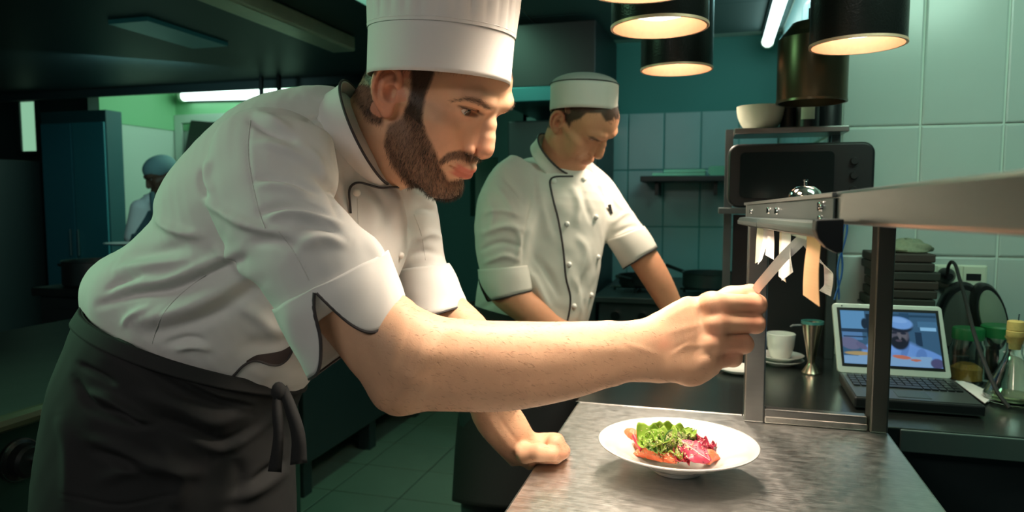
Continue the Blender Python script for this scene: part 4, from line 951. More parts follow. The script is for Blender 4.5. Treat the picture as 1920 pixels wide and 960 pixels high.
def head_sdf(S, R, t, eye_open=.0045, jaw=1., ears=True):
    S.fr = (R, t); E = S.ell; Cn = S.chain
    E((0, -.008, .050), (.075, .098, .082)); E((0, .045, .056), (.062, .0495, .050), k=.02)
    E((0, .042, -.012), (.060, .052, .062), k=.02); E((0, .040, -.060), (.046, .046, .034), k=.02)
    for s in (1, -1):
        S.cone((s*.056*jaw, .008, -.048), (s*.022, .078, -.086), .016, .014, k=.02)
        E((s*.046, .058, .000), (.021, .024, .016), k=.016); S.cone((s*.054, .045, .001), (s*.066, .004, .006), .008, .008, k=.016)
        E((s*.036, .064, -.026), (.024, .025, .026), k=.016)
    E((0, .082, -.086), (.022, .0165, .0155), k=.014); E((0, .080, -.044), (.030, .0225, .023), k=.014)
    # sockets and brows
    for s in (1, -1):
        E((s*.034, .101, .029), (.0175, .0160, .0125), k=.009, mode=-1)
        Cn([(s*.008, .0915, .046), (s*.020, .0915, .049), (s*.034, .0865, .0505), (s*.048, .073, .045)], [.0075, .0085, .008, .0075], k=.012)
        E((s*.0135, .085, .030), (.006, .010, .010), k=.008)
    # nose
    Cn([(0, .0935, .037), (0, .1008, .022), (0, .1075, .006), (0, .1118, -.006), (0, .1125, -.0115)], [.0070, .0076, .0082, .0088, .0094], k=.007)
    for s in (1, -1):
        S.cone((s*.009, .086, .014), (s*.010, .093, -.010), .008, .0085, k=.008)
        E((s*.0142, .0965, -.0168), (.0064, .0100, .0076), k=.0025)
    S.cone((0, .097, -.0245), (0, .109, -.0185), .0048, .006, k=.004)
    for s in (1, -1): E((s*.0078, .1015, -.0258), (.0040, .0072, .0040), k=.0018, mode=-1)
    # mouth
    E((0, .1055, -.0315), (.0036, .005, .008), k=.006, mode=-1)
    for s in (1, -1):
        Cn([(0, .1030, -.0445), (s*.006, .1025, -.0432), (s*.016, .0965, -.0445), (s*.0262, .0870, -.0452)], [.0048, .0050, .0042, .0022], k=.0035, n=2)
        Cn([(0, .0990, -.0560), (s*.010, .0978, -.0553), (s*.018, .0925, -.0518), (s*.0252, .0870, -.0470)], [.0062, .0061, .0047, .0022], k=.0035, n=2)
        Cn([(0, .1090, -.0503), (s*.008, .1078, -.0497), (s*.018, .1000, -.0486), (s*.0290, .0893, -.0452)], [.0010, .0010, .0010, .0012], k=.0014, mode=-1, n=2)
    E((0, .1055, -.0685), (.017, .0085, .0052), k=.009, mode=-1)
    # lids
    for s in (1, -1):
        E((s*.032, .0712, .0295), (.0146, .0146, .0142), k=.004)
        Rl = np.array([[math.cos(.0), 0, 0], [0, 1, 0], [0, 0, 1.]])
        E((s*.0325, .0880, .0282), (.0142, .0125, eye_open), k=.0016, mode=-1)
        Cn([(s*.0185, .0865, .0335), (s*.0260, .0890, .0375), (s*.036, .0870, .0372), (s*.0470, .0770, .0320)], [.0007]*4, k=.0035, mode=-1, n=2)
    if ears:
        for s in (1, -1):
            e0 = np.array([s*.0745, -.010, .003]); a_ = nrm(np.array([s*-.36, .93, .10])); nn = nrm(np.array([s*.92, .36, .06])); b_ = np.cross(nn, a_)*(1 if s > 0 else -1); b_ = b_ if b_[2] > 0 else -b_
            b_ = nrm(b_-.16*a_); a_ = nrm(a_-b_*(a_@b_))
            RE = np.stack([a_, b_, nn], 1); p = lambda a, b, n: e0+a_*a+b_*b+nn*n
            E(p(-.003, .004, .002), (.0165, .0275, .0048), RE, k=.006)
            E(p(.0005, -.0235, .002), (.0085, .0095, .0045), RE, k=.005)
            Cn([p(.006, .004, .004), p(.0115, .014, .007), p(.009, .026, .008), p(-.002, .0325, .0085), (p(-.0135, .028, .009)), p(-.0190, .016, .009), p(-.0195, .002, .009), p(-.0155, -.012, .0075), p(-.008, -.022, .005)], [.003, .0034, .0036, .0038, .0038, .0036, .0034, .0032, .003], k=.003, n=2)
            Cn([p(.000, .022, .0055), p(-.0075, .014, .0068), p(-.0095, .002, .0068), p(-.0065, -.0105, .006), p(.001, -.0145, .005)], [.0026, .003, .0032, .003, .003], k=.003, n=2)
            E(p(.0035, -.001, .0070), (.0085, .0105, .0115), RE, k=.003, mode=-1)
            Cn([p(.004, .024, .0085), p(-.008, .024, .010), p(-.0145, .012, .0105), p(-.0145, -.002, .010)], [.0018, .0022, .002, .0016], k=.0025, mode=-1, n=2)
            E(p(.0135, -.003, .003), (.004, .0065, .0045), RE, k=.004)
    S.fr = None
m_skin = mat('skin', (.6, .36, .25), .52, attr='col', var=.10, vscale=55, bump=.09, bscale=600, sss=.10, spec=.28)
m_eyew = mat('eye_white', (.72, .66, .62), .12, coat=.5)
m_iris = mat('iris', (.030, .018, .010), .08, coat=1.)
m_hair = mat('dark_hair', (.042, .026, .016), .5)
m_white = mat('white_cotton', (.66, .65, .635), .85, var=.035, vscale=9, bump=.045, bscale=1300, sheen=.15)
m_pipe = mat('charcoal_piping', (.035, .030, .032), .7)
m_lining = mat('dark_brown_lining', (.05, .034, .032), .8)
m_apron = mat('charcoal_apron_cloth', (.011, .0115, .0125), .85, var=.12, vscale=6, bump=.06, bscale=1100)
m_button = mat('white_button', (.78, .76, .72), .3)
def slivers(name, P, D, Ln, wid, m, parent, bend=None, seed=1):
    """hair: bent slivers; P roots, D directions, Ln lengths"""
    n = len(P); r = np.random.RandomState(seed); D = nrm3(D); side = nrm3(np.cross(D, r.normal(size=(n, 3))))
    mid = P+D*(Ln*.55)[:, None]; tip = P+D*Ln[:, None]
    if bend is not None: mid = mid+bend*(Ln*.12)[:, None]; tip = tip+bend*(Ln*.42)[:, None]
    V = np.stack([P-side*wid, P+side*wid, mid+side*wid*.8, mid-side*wid*.8, tip], 1).reshape(-1, 3)
    b = np.arange(n)*5; T = np.concatenate([np.stack([b, b+1, b+2], 1), np.stack([b, b+2, b+3], 1), np.stack([b+3, b+2, b+4], 1)])
    o = mesh_obj(name, V, T, m, parent); o['kind'] = 'stuff'; return o
def eyes(parent, R, t, look):
    for s in (1, -1):
        c = np.array([s*.032, .0712, .0295]); b = MB(); b.sphere(R@c+t, .01285, 24); e = b.build('eye', m_eyew, parent)
        d = nrm(look); q = MB(); M_ = Vector(d).to_track_quat('Z', 'Y').to_matrix().to_4x4()
        q.lathe([(1e-7, .01300), (.0024, .01297), (.0046, .01275), (.0060, .01215)], 20, R@c+t, (Matrix(R.tolist()).to_4x4()@M_)); q.build('iris', m_iris, e)
# ------------------------------------------------------------------ the bearded chef
c1 = thing('person', at(330, 960, 1.0)*np.array([1, 1, 0]), 'bearded chef in tall white hat and charcoal apron reaching for a paper strip', 'person')
R1 = rotz_x_y(math.radians(-103.8), math.radians(-32.7), math.radians(2.6)); T1 = np.array([-.3785, .9183, 1.454])
S = SDF()
head_sdf(S, R1, T1)
H1 = lambda p: R1@np.asarray(p, float)+T1
nb = at(664, 330, 1.02); chest = at(560, 440, 1.03); hip = at(390, 690, 1.01)
S.cone(H1((0, -.020, -.015)), nb, .056, .042, k=.03); S.cone(H1((0, .025, -.05)), at(698, 330, 1.0), .042, .034, k=.03)
S.cone(H1((.058, -.025, -.028)), at(716, 335, .98), .013, .009, k=.02)
S.cone(H1((0, -.070, .005)), at(676, 262, 1.0), .036, .040, k=.03); S.cone(nb, chest, .042, .065, k=.03); S.cone(chest, hip, .075, .08, k=.03)
shr = at(560, 330, .86); shl = at(715, 385, 1.13)
S.cone(chest, shr, .045, .035, k=.03); S.cone(chest, shl, .06, .05, k=.03)
# right arm
S.loft([(at(555, 400, .82), *sec(560, 560, 700, 500, .78, .85)[1:3], .042, .042), sec(562, 568, 702, 496, .785, .9), sec(622, 648, 770, 572, .77, .88), sec(664, 700, 812, 610, .766, .86), sec(706, 728, 850, 640, .766, .82)], k=.022, n=4)
S.loft([sec(735, 752, 770, 592, .767, .78), sec(775, 767, 803, 595, .770, .80), sec(850, 771, 852, 599, .782, .80), sec(950, 770, 948, 602, .798, .80),
        sec(1050, 752, 1046, 603, .815, .76), sec(1130, 729, 1125, 601, .828, .70), sec(1200, 709, 1195, 600, .838, .62), sec(1228, 706, 1218, 597, .842, .56)], k=.03, n=4)
S.ell(at(745, 722, .766), (.027, .022, .028), k=.02)
S.loft([sec(1160, 690, 1156, 632, .838, .50), sec(1225, 697, 1220, 606, .843, .40), sec(1262, 712, 1262, 570, .848, .32), sec(1298, 717, 1300, 554, .855, .26), sec(1326, 703, 1332, 554, .860, .19)], k=.020, n=3)
S.cone(at(1205, 690, .845), at(1290, 694, .857), .011, .014, k=.022)
for mcp, pip, dip, tip, r_ in (((1338, 568, .849), (1418, 571, .864), (1413, 566, .889), (1404, 555, .889), .0124), ((1344, 606, .845), (1416, 607, .861), (1396, 611, .889), (1366, 611, .891), .0118),
                              ((1338, 644, .847), (1394, 645, .860), (1374, 644, .889), (1346, 642, .889), .0116), ((1324, 678, .851), (1374, 671, .862), (1356, 664, .886), (1334, 660, .888), .0108)):
    m_, p_, d_, t_ = at(*mcp), at(*pip), at(*dip), at(*tip)
    S.ell(m_, (r_*1.1,)*3, k=.014); S.cone(m_, p_, r_*.98, r_*.96, k=.005); S.ell(p_+rv*.0005, (r_*1.03,)*3, k=.003); S.cone(p_, d_, r_*.95, r_*.88, k=.002); S.cone(d_, t_, r_*.86, r_*.74, k=.002)
S.chain([at(1262, 600, .868), at(1322, 577, .892), at(1370, 556, .892), at(1407, 547, .881)], [.019, .014, .0112, .0092], k=.010)
S.ell(at(1408, 546, .879), (.0098, .0085, .0078), k=.004)
# left arm and fist on the counter
S.cone(shl, at(788, 530, 1.115), .045, .036, k=.03)
S.loft([sec(766, 560, 850, 545, 1.105, .8), sec(800, 600, 888, 578, 1.098, .82), sec(836, 650, 925, 620, 1.09, .82), sec(868, 720, 960, 700, 1.10, .82), sec(884, 778, 972, 764, 1.115, .80), sec(910, 818, 990, 792, 1.13, .75), sec(935, 848, 1003, 815, 1.14, .70), sec(957, 873, 1012, 832, 1.147, .66)], k=.03, n=4)
S.loft([sec(962, 882, 1003, 820, 1.147, .72), sec(985, 880, 1012, 812, 1.15, .80), sec(1012, 870, 1032, 811, 1.15, .85), sec(1036, 864, 1052, 820, 1.15, .95)], k=.015, n=3)
for k in range(4):   # folded fingers of the fist, knuckles to the right, tips under the palm
    dd = 1.118+.0195*k; m_ = at(1040+1*k, 832-1.5*k, dd); p_ = at(1052+1.5*k, 848-1*k, dd-.002); q_ = at(1042, 857-2.5*k, dd-.004); t_ = at(1018, 858-2.5*k, dd)
    r_ = (.0112, .0118, .0118, .0108)[k]
    S.ell(m_, (r_*1.05,)*3, k=.012); S.cone(m_, p_, r_, r_*.98, k=.007); S.cone(p_, q_, r_*.98, r_*.92, k=.004); S.cone(q_, t_, r_*.9, r_*.85, k=.002)
S.chain([at(985, 850, 1.115), at(1012, 848, 1.100), at(1036, 852, 1.098)], [.016, .0125, .0105], k=.008)
V, Q = nets(S, .0018)
SK = [([(1258, 668), (1275, 655), (1300, 630), (1322, 612)], 5, .0016), ([(1280, 652), (1300, 648), (1330, 648)], 6, .0016), ([(1262, 655), (1290, 640), (1308, 622)], 4, -.0014),
      ([(1240, 600), (1290, 575), (1325, 568)], 7, .0012), ([(1245, 625), (1300, 612), (1335, 606)], 7, .0014), ([(1352, 584), (1338, 590), (1322, 592)], 6, -.0022), ([(1355, 625), (1338, 627), (1318, 628)], 5, -.0018), ([(1345, 663), (1328, 664), (1310, 668)], 5, -.0015),
      ([(1165, 640), (1205, 655), (1240, 668)], 6, .0012), ([(1010, 640), (1080, 650), (1160, 655), (1215, 668)], 14, .0018), ([(905, 700), (1000, 715), (1100, 690), (1190, 670)], 16, -.0016), ([(730, 690), (770, 712), (810, 718)], 16, .0030), ([(690, 640), (700, 680), (722, 735)], 14, -.003), ([(760, 640), (820, 665), (900, 655)], 22, .0026),
      ([(780, 735), (860, 742), (960, 740)], 14, .0016), ([(912, 778), (935, 812), (965, 850)], 7, .0028, 0, (1.0, 1.3)), ([(932, 775), (955, 810), (985, 846)], 5, -.0022, 0, (1.0, 1.3)), ([(1320, 560), (1360, 556), (1400, 558)], 9, .0008),
      ([(860, 742+0), (840, 730)], 6, .001), ([(841, 158), (905, 172), (945, 185)], 3, -.0005), ([(848, 170), (905, 182), (940, 196)], 3, -.0004), ([(846, 200), (836, 190)], 3, -.0009), ([(846, 207), (832, 205)], 3, -.0008), ([(848, 212), (836, 216)], 3, -.0007),
      ([(880, 268), (862, 285), (835, 298), (822, 318)], 5, -.0018), ([(872, 292), (845, 300), (828, 312)], 6, .0006)]
wx, wy, wz = projn(V); V = lap(V, Q, 45, .5, sstep(1095, 1150, wx)*sstep(1285, 1240, wx)*(wz < .98)*(wy > 540))
V = wrinkle(V, Q, SK, .42)
und = (V[:, 0] > -.2655) & (V[:, 1] > .43) & (V[:, 1] < 1.43) & (V[:, 2] > .85) & (V[:, 2] < .9004); V[und, 2] = .9004
NRM = vnormals(V, Q)
# albedo by place on the body
L1 = (V-T1)@R1; inhead = (L1[:, 2] > -.14) & (np.abs(L1[:, 0]) < .12) & (L1[:, 1] > -.14) & (L1[:, 1] < .16) & (L1[:, 2] < .2)
mir = L1.copy(); mir[:, 0] = np.abs(mir[:, 0]); mx, my, _ = projn(mir@R1.T+T1); PS = np.stack([mx, my], 1)
BEARD = [(770, 118), (818, 118), (809, 150), (797, 180), (793, 205), (791, 229), (799, 248), (813, 276), (824, 300), (828, 316), (842, 338), (857, 337), (866, 335), (870, 346), (862, 372), (835, 386), (800, 378), (762, 346), (735, 310), (720, 268), (727, 236), (752, 222), (765, 195), (772, 160)]
MUST = [(820, 304), (840, 286), (862, 281), (884, 287), (899, 296), (897, 307), (884, 305), (862, 299), (845, 300), (829, 309)]
NAPE = [(645, 100), (735, 100), (716, 150), (722, 205), (716, 236), (690, 226), (664, 190)]
TOP = [(640, 60), (980, 60), (960, 148), (900, 132), (860, 132), (812, 128), (640, 128)]
BROW = [(846, 191), (866, 184), (884, 182), (901, 186), (915, 197), (922, 207), (911, 204), (895, 194), (876, 189), (858, 190)]
SOUL = [(829, 316), (838, 320), (852, 334), (846, 342), (834, 332)]
bm_ = np.maximum.reduce([inpoly(PS, BEARD, 4), inpoly(PS, MUST, 2.5), inpoly(PS, NAPE, 4), inpoly(PS, TOP, 5)])*inhead
notear = (np.abs(L1[:, 0]) < .0735+.004*(L1[:, 1] > .02)).astype(float)
bm_ *= np.where((L1[:, 2] < -.035) | (mx > 757), 1, notear)
bro = inpoly(PS, BROW, 2)*inhead
col = np.tile(np.array([.63, .37, .235]), (len(V), 1))
def tint(mask, c): col[:] = col*(1-mask[:, None])+np.array(c)*mask[:, None]
tint(.35*inhead*np.exp(-((L1[:, 1]-.112)/.02)**2-((L1[:, 2]+.012)/.022)**2-(L1[:, 0]/.026)**2), (.58, .20, .13))
tint(.30*inhead*np.exp(-((np.abs(L1[:, 0])-.045)/.022)**2-((L1[:, 2]+.012)/.022)**2)*(L1[:, 1] > .03), (.60, .24, .15))
ear_m = inhead*(np.abs(L1[:, 0]) > .072)*(L1[:, 1] < .02)*(L1[:, 2] > -.04)*(L1[:, 2] < .045)*(L1[:, 1] > -.05); tint(.55*ear_m, (.62, .23, .15))
LIPU = [(827, 305), (850, 303), (868, 304), (884, 309), (893, 315), (885, 320), (868, 318), (845, 312)]; LIPL = [(828, 306), (845, 313), (868, 319), (884, 320), (880, 329), (866, 333), (850, 325), (838, 316)]
mouth = inhead*np.exp(-(np.maximum(np.abs(L1[:, 2]+.0500-4.2*L1[:, 0]**2)-.0065, 0)/.0022)**2)*(np.abs(L1[:, 0]) < .026)*(L1[:, 1] > .082)*sstep(.027, .020, np.abs(L1[:, 0])); tint(.85*mouth, (.56, .15, .11))
tint(.75*np.clip(bm_, 0, 1), (.075, .045, .03)); tint(.85*np.clip(bm_, 0, 1)*(L1[:, 2] > -.012), (.040, .026, .018)); tint(.5*bro, (.08, .045, .03))
lid = inhead*np.exp(-((np.abs(L1[:, 0])-.0325)/.016)**8)*np.exp(-((L1[:, 2]-.0325)/.0020)**2)*(L1[:, 1] > .07); tint(.8*lid, (.05, .028, .02))
tint(.25*inhead*np.exp(-((np.abs(L1[:, 0])-.032)/.016)**2-((L1[:, 2]-.021)/.007)**2)*(L1[:, 1] > .07), (.48, .20, .14))
hx, hy, hz = projn(V); HS = np.stack([hx, hy], 1)
for (a, b_, r_) in ((1418, 571, 26), (1415, 608, 22), (1388, 648, 22), (1366, 670, 20), (1352, 582, 20), (1340, 625, 16), (1245, 645, 16), (1055, 845, 22), (1405, 548, 12)):
    tint((hz < 1.2)*(1-inhead)*.38*np.exp(-(((hx-a)**2+(hy-b_)**2)/r_**2)), (.66, .22, .14))
body = mesh_obj('body', V, Q, m_skin, c1, np.clip(col, 0, 1))
eyes(c1, R1, T1, (.10, .97, -.20))
# hair: scalp, sideburns, beard, brows as bent slivers rooted in the skin
rs = np.random.RandomState(3)
ar = np.linalg.norm(np.cross(V[Q[:, 2]]-V[Q[:, 0]], V[Q[:, 3]]-V[Q[:, 1]]), axis=1)
def roots(w, n):
    p = ar*w[Q].mean(1); p /= p.sum(); f = rs.choice(len(Q), n, p=p); a, b_ = rs.rand(n, 1), rs.rand(n, 1)
    q = V[Q[f]]; P = (q[:, 0]*(1-a)+q[:, 1]*a)*(1-b_)+(q[:, 3]*(1-a)+q[:, 2]*a)*b_; nn = NRM[Q[f]].mean(1); return P, nrm3(nn)
hatcut = (L1[:, 2] < .085)
P, n_ = roots(bm_*hatcut*(1-.6*inpoly(PS, SOUL, 6))*(bm_ > .08), 27000)
lp = (P-T1)@R1; down = (np.array([0, .35, -1.0])@R1.T); sidev = np.where(lp[:, 0:1] > 0, 1, -1)*np.array([.25, 0, 0])@R1.T
D = n_*.40+down*.75+rs.normal(size=P.shape)*.22
scal = (lp[:, 2] > .0); D[scal] = n_[scal]*.62+(np.array([0, 0, -.9])@R1.T)+rs.normal(size=(scal.sum(), 3))*.14
must = (lp[:, 1] > .085) & (lp[:, 2] > -.047); D[must] = n_[must]*.3+down*.6+sidev[must]*2.0+rs.normal(size=(must.sum(), 3))*.2
slivers('hair', P-n_*.0005, D, rs.uniform(.0025, .0062, len(P)), .00016, m_hair, c1, bend=np.tile(down, (len(P), 1)))
P, n_ = roots(bro, 520); lp = (P-T1)@R1
D = n_*.25+np.stack([np.sign(lp[:, 0])*.9, lp[:, 0]*0-.25, lp[:, 0]*0+.15], 1)@R1.T+rs.normal(size=P.shape)*.15
slivers('eyebrows', P-n_*.0003, D, rs.uniform(.004, .008, len(P)), .00014, m_hair, c1, seed=2)
ps_ = []; ds_ = []
for s in (1, -1):
    for k in range(34):
        u = k/33; xx = .0190+.0275*u; p = np.array([s*xx, .0712+math.sqrt(max(.0146**2-(xx-.032)**2-.0035**2, 1e-6)), .0295+.0025+.002*math.sin(PI*u)]); ps_.append(R1@p+T1); ds_.append(R1@np.array([s*(u-.4)*.7, .8, -.12]))
slivers('eyelashes', np.array(ps_), np.array(ds_), rs.uniform(.005, .0075, len(ps_)), .00022, m_hair, c1, bend=np.tile(R1@np.array([0, 0, 1.]), (len(ps_), 1)), seed=4)
arm = (1-inhead)*(hx > 690)*(hz < 1.3)*sstep(1250, 1160, hx)*.6+(hx > 1200)*(hx < 1330)*.12*(hy > 590); arm = np.clip(arm, 0, 1)*(1-inhead)
P, n_ = roots(arm*(hy > 560), 5000); D = n_*.30+rv*1.0+np.array([0, 0, -.35])+rs.normal(size=P.shape)*.30
slivers('arm_hair', P, D, rs.uniform(.003, .008, len(P)), .00010, mat('brown_hair', (.10, .055, .03), .6), c1, bend=n_*-.6, seed=5)

# jacket
J = SDF()
J.loft([sec(184, 640, 530, 760, 1.0, .78), sec(186, 574, 588, 692, 1.0, .85), sec(216, 505, 640, 640, 1.0, .88), sec(272, 438, 700, 572, 1.0, .90), sec(330, 345, 742, 490, 1.0, .98), sec(415, 258, 766, 400, 1.0, 1.05), sec(520, 205, 760, 345, 1.0, .98), sec(612, 172, 728, 345, 1.0, .80)], k=.02, n=6)
J.chain([at(640, 316, .952), at(678, 334, .976)], [.044, .034], k=.02)
J.chain([at(232, 556, .94), at(228, 550, 1.0), at(236, 545, 1.06)], [.034, .037, .034], k=.05)
J.cone(at(560, 300, 1.0), at(720, 400, 1.10), .085, .075, k=.04)
J.loft([sec(655, 366, 752, 366, 1.0, 1.0), sec(622, 392, 767, 390, .99, 1.3), sec(590, 450, 764, 440, .985, 1.5), sec(565, 530, 742, 510, .985, 1.45), sec(530, 610, 680, 600, .995, 1.1)], k=.035)
# right sleeve
J.loft([sec(448, 246, 585, 208, .86, .75), sec(398, 292, 618, 246, .84, .78), sec(386, 352, 636, 312, .815, .72), sec(405, 430, 646, 392, .79, .70), sec(455, 505, 690, 440, .775, .72), sec(512, 575, 722, 474, .77, .76), sec(540, 612, 732, 506, .768, .76)], k=.02, n=4)
# left sleeve
J.loft([sec(668, 350, 800, 350, 1.12, 1.0), sec(700, 395, 822, 398, 1.13, .95), sec(722, 455, 830, 450, 1.125, .92), sec(735, 505, 838, 494, 1.115, .90), sec(742, 535, 850, 520, 1.11, .88)], k=.02, n=4)
V2, Q2 = nets(J, .0026); V2 = lap(V2, Q2, 26, .5)
FD = [([(296, 408), (304, 418), (325, 430), (348, 438), (378, 441)], 8, .0075), ([(387, 366), (398, 384), (420, 399), (452, 416), (492, 430), (540, 440)], 9, .0065), ([(470, 226), (502, 243), (530, 253), (556, 264)], 8, -.006), ([(476, 215), (510, 228), (545, 246)], 9, .005),
      ([(476, 268), (516, 275), (556, 290), (590, 312)], 8, .004), ([(480, 335), (516, 338), (560, 347), (600, 362)], 6, -.005), ([(484, 348), (525, 349), (575, 360)], 9, .005), ([(490, 398), (530, 386), (575, 390), (625, 408)], 7, -.0065), ([(500, 410), (540, 399), (590, 404), (640, 424)], 9, .006),
      ([(379, 318), (381, 345), (390, 372)], 6, -.006), ([(393, 300), (388, 335), (396, 362)], 6, .005), ([(186, 572), (247, 552), (317, 543), (393, 511), (457, 486)], 9, -.008), ([(205, 560), (260, 535), (320, 525), (390, 495), (450, 468)], 12, .006), ([(250, 600), (310, 590), (385, 563), (470, 512)], 17, .009), ([(270, 625), (340, 612), (420, 580), (490, 530)], 13, -.005),
      ([(210, 515), (240, 503), (290, 498), (370, 484)], 12, .006), ([(200, 545), (225, 530), (270, 520)], 6, -.004), ([(225, 480), (280, 475), (350, 460)], 12, -.004), ([(310, 645), (350, 635), (380, 640)], 7, -.005), ([(330, 655), (365, 648), (395, 655)], 7, .005), ([(230, 610), (250, 590), (285, 575)], 6, .004),
      ([(400, 460), (440, 490), (490, 540)], 10, .006), ([(470, 455), (520, 452), (570, 468)], 10, -.004), ([(550, 468), (600, 448), (660, 452)], 12, .005), ([(560, 420), (610, 430), (655, 455)], 8, -.004), ([(590, 330), (618, 352), (632, 385), (634, 410)], 7, -.006), ([(560, 270), (590, 295), (615, 330)], 9, .004),
      ([(672, 360), (690, 378), (703, 405), (697, 440)], 12, .004), ([(700, 358), (722, 380), (728, 420)], 9, -.003), ([(720, 365), (742, 380), (745, 430)], 9, .003), ([(690, 445), (705, 470), (715, 500)], 12, .003), ([(770, 360), (790, 372), (815, 384)], 7, .005, 0, (1.02, 1.4)), ([(776, 395), (800, 392), (820, 400)], 6, -.004, 0, (1.02, 1.4)), ([(780, 450), (805, 438), (828, 446)], 7, .004, 0, (1.02, 1.4)), ([(770, 480), (800, 470), (830, 478)], 6, -.004, 0, (1.02, 1.4)),
      ([(600, 185), (632, 200), (650, 240)], 8, .004), ([(570, 225), (600, 222), (628, 215)], 5, -.003), ([(640, 310), (650, 335), (652, 380)], 8, -.004), ([(440, 650), (500, 645), (560, 640)], 18, -.004), ([(420, 560), (480, 590), (530, 640)], 14, .004),
      ([(470, 228), (465, 278), (472, 336), (487, 399), (497, 428)], 2.6, -.0013), ([(523, 434), (550, 470), (572, 510), (580, 528)], 2.6, -.0013), ([(600, 232), (625, 222)], 2.6, -.001), ([(640, 250), (625, 285), (632, 330)], 2.6, -.0010), ([(285, 645), (300, 600), (330, 560), (385, 515)], 2.6, -.001)]
V2 = wrinkle(V2, Q2, FD, 1.35); V2 = lap(V2, Q2, 1, .3)
N2 = vnormals(V2, Q2); V2 = V2+N2*(.0015*noise3(V2*np.array([1, 1, 1.]), 70, 3)+.0006*noise3(V2, 210, 4))[:, None]
jacket = mesh_obj('jacket', V2, Q2, m_white, c1)
bj = bvh(V2, Q2)
def strip(name, poly, r, m, par, off=.0, closed=False, bv=None):
    P = castline(bv or bj, poly, off, 4)
    if len(P) < 3: print('no strip', name, poly[0]); return None
    b = MB(); b.tube(smooth3(P, 2), r, 6); return b.build(name, m, par)
strip('hem_piping', [(424, 716), (440, 702), (455, 686), (474, 676), (490, 678), (508, 684), (524, 684), (540, 672), (549, 655)], .0016, m_pipe, jacket, .0006)
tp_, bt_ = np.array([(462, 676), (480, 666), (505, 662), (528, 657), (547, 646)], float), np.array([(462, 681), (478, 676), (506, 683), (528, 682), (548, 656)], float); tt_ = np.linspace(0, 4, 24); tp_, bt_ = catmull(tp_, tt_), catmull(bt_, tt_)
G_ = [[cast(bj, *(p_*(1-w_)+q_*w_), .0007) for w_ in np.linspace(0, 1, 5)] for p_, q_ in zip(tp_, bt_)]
if all(x is not None for r_ in G_ for x in r_): b = MB(); b.grid(G_); b.build('shaded_hem_lining', m_lining, jacket)  # inside facing of the front flap, its shade included in the dark brown
for px, py in ((668, 362), (750, 479)):
    p = cast(bj, px, py, .001); b = MB(); b.sphere(p, (.0052, .0052, .0052), 14); b.build('button', m_button, jacket)
def ringsurf(secs, nu=120, nv=8, tilt=0., th0=0., th1=2*PI, tcap=None):
    """open tube through sections; rows along the axis"""
    C = np.array([q[0] for q in secs]); U = np.array([q[1]*q[3] for q in secs]); Vv = []
    for q in secs:
        ax = np.cross(q[1], q[2]); Vv.append(nrm(q[2]+tilt*ax)*q[4])
    Vv = np.array(Vv); t = np.linspace(0, len(secs)-1, nv); C, U, Vv = catmull(C, t), catmull(U, t), catmull(Vv, t)
    th = np.linspace(th0, th1, nu, endpoint=abs(th1-th0-2*PI) > 1e-6); G = C[None]+np.cos(th)[:, None, None]*U[None]-np.sin(th)[:, None, None]*Vv[None]
    return G, th
# cuffs: turned back, split on the outer side, piped
def cuff(secs, th0, wn, lmin, name, nu=150, nv=16, seed=0):
    G, th = ringsurf(secs, nu, 40); d = np.abs((th-th0+PI) % (2*PI)-PI); fr = 1-(1-lmin)*np.clip(1-(d/wn), 0, 1)**2.2*1.0
    out = np.zeros((nu, nv, 3))
    for i in range(nu):
        s_ = np.linspace(0, fr[i], nv)*39; out[i] = catmull(G[i], s_)
    q = out.reshape(-1, 3); ctr = G.mean(0)[20]; rad = nrm3(q-ctr); q = q+rad*(.0022*noise3(q, 80, seed)+.001*noise3(q, 170, seed+1))[:, None]; out = q.reshape(out.shape)
    b = MB(); b.grid(out, closed_u=True); o = b.build(name, m_white, c1, angle=0)
    md = o.modifiers.new('solid', 'SOLIDIFY'); md.thickness = .0026; md.offset = 0
    b = MB(); b.tube(list(out[:, -1]), .0019, 6, closed=True); b.build('cuff_piping', m_pipe, o)
    b = MB(); seamp = list(out[:, 0]+(out[:, 1]-out[:, 0])*.5); b.tube(seamp, .0011, 5, closed=True); b.build('cuff_seam', m_white, o)
    return out
cuff([sec(516, 578, 724, 472, .77, .80), sec(530, 615, 735, 500, .768, .82), sec(560, 665, 752, 545, .768, .82), sec(583, 708, 763, 582, .77, .80)], 1.66, .72, .03, 'cuff', seed=1)
cuff([sec(733, 508, 841, 494, 1.115, .95), sec(738, 545, 858, 525, 1.11, .95), sec(744, 606, 876, 572, 1.105, .92)], 4.2, .5, .5, 'cuff', seed=5)
# standing collar
Gc, th = ringsurf([sec(604, 184, 690, 362, .975, 1.0), sec(624, 174, 708, 358, .972, .98), sec(640, 163, 724, 356, .969, .95), sec(650, 152, 732, 347, .966, .93)], 150, 14, tilt=.26, th0=.16, th1=2*PI-.10)
q = Gc.reshape(-1, 3); q = q+nrm3(q-Gc.mean((0, 1)))*(.0012*noise3(q, 90, 9))[:, None]; Gc = q.reshape(Gc.shape)
b = MB(); b.grid(Gc); co = b.build('collar', m_white, c1, angle=0); md = co.modifiers.new('solid', 'SOLIDIFY'); md.thickness = .003
strip('front_piping', [(757, 352), (738, 353), (715, 354), (690, 349), (668, 344), (657, 352), (654, 368), (655, 395), (657, 425), (659, 446)], .0016, m_pipe, jacket, .0030, bv=bvh(np.concatenate([V2, Gc.reshape(-1, 3)]), [tuple(q) for q in Q2]+[(len(V2)+i_*14+j_, len(V2)+(i_+1)*14+j_, len(V2)+(i_+1)*14+j_+1, len(V2)+i_*14+j_+1) for i_ in range(149) for j_ in range(13)]))
m_seam = mat('seam_thread', (.56, .55, .53), .9)
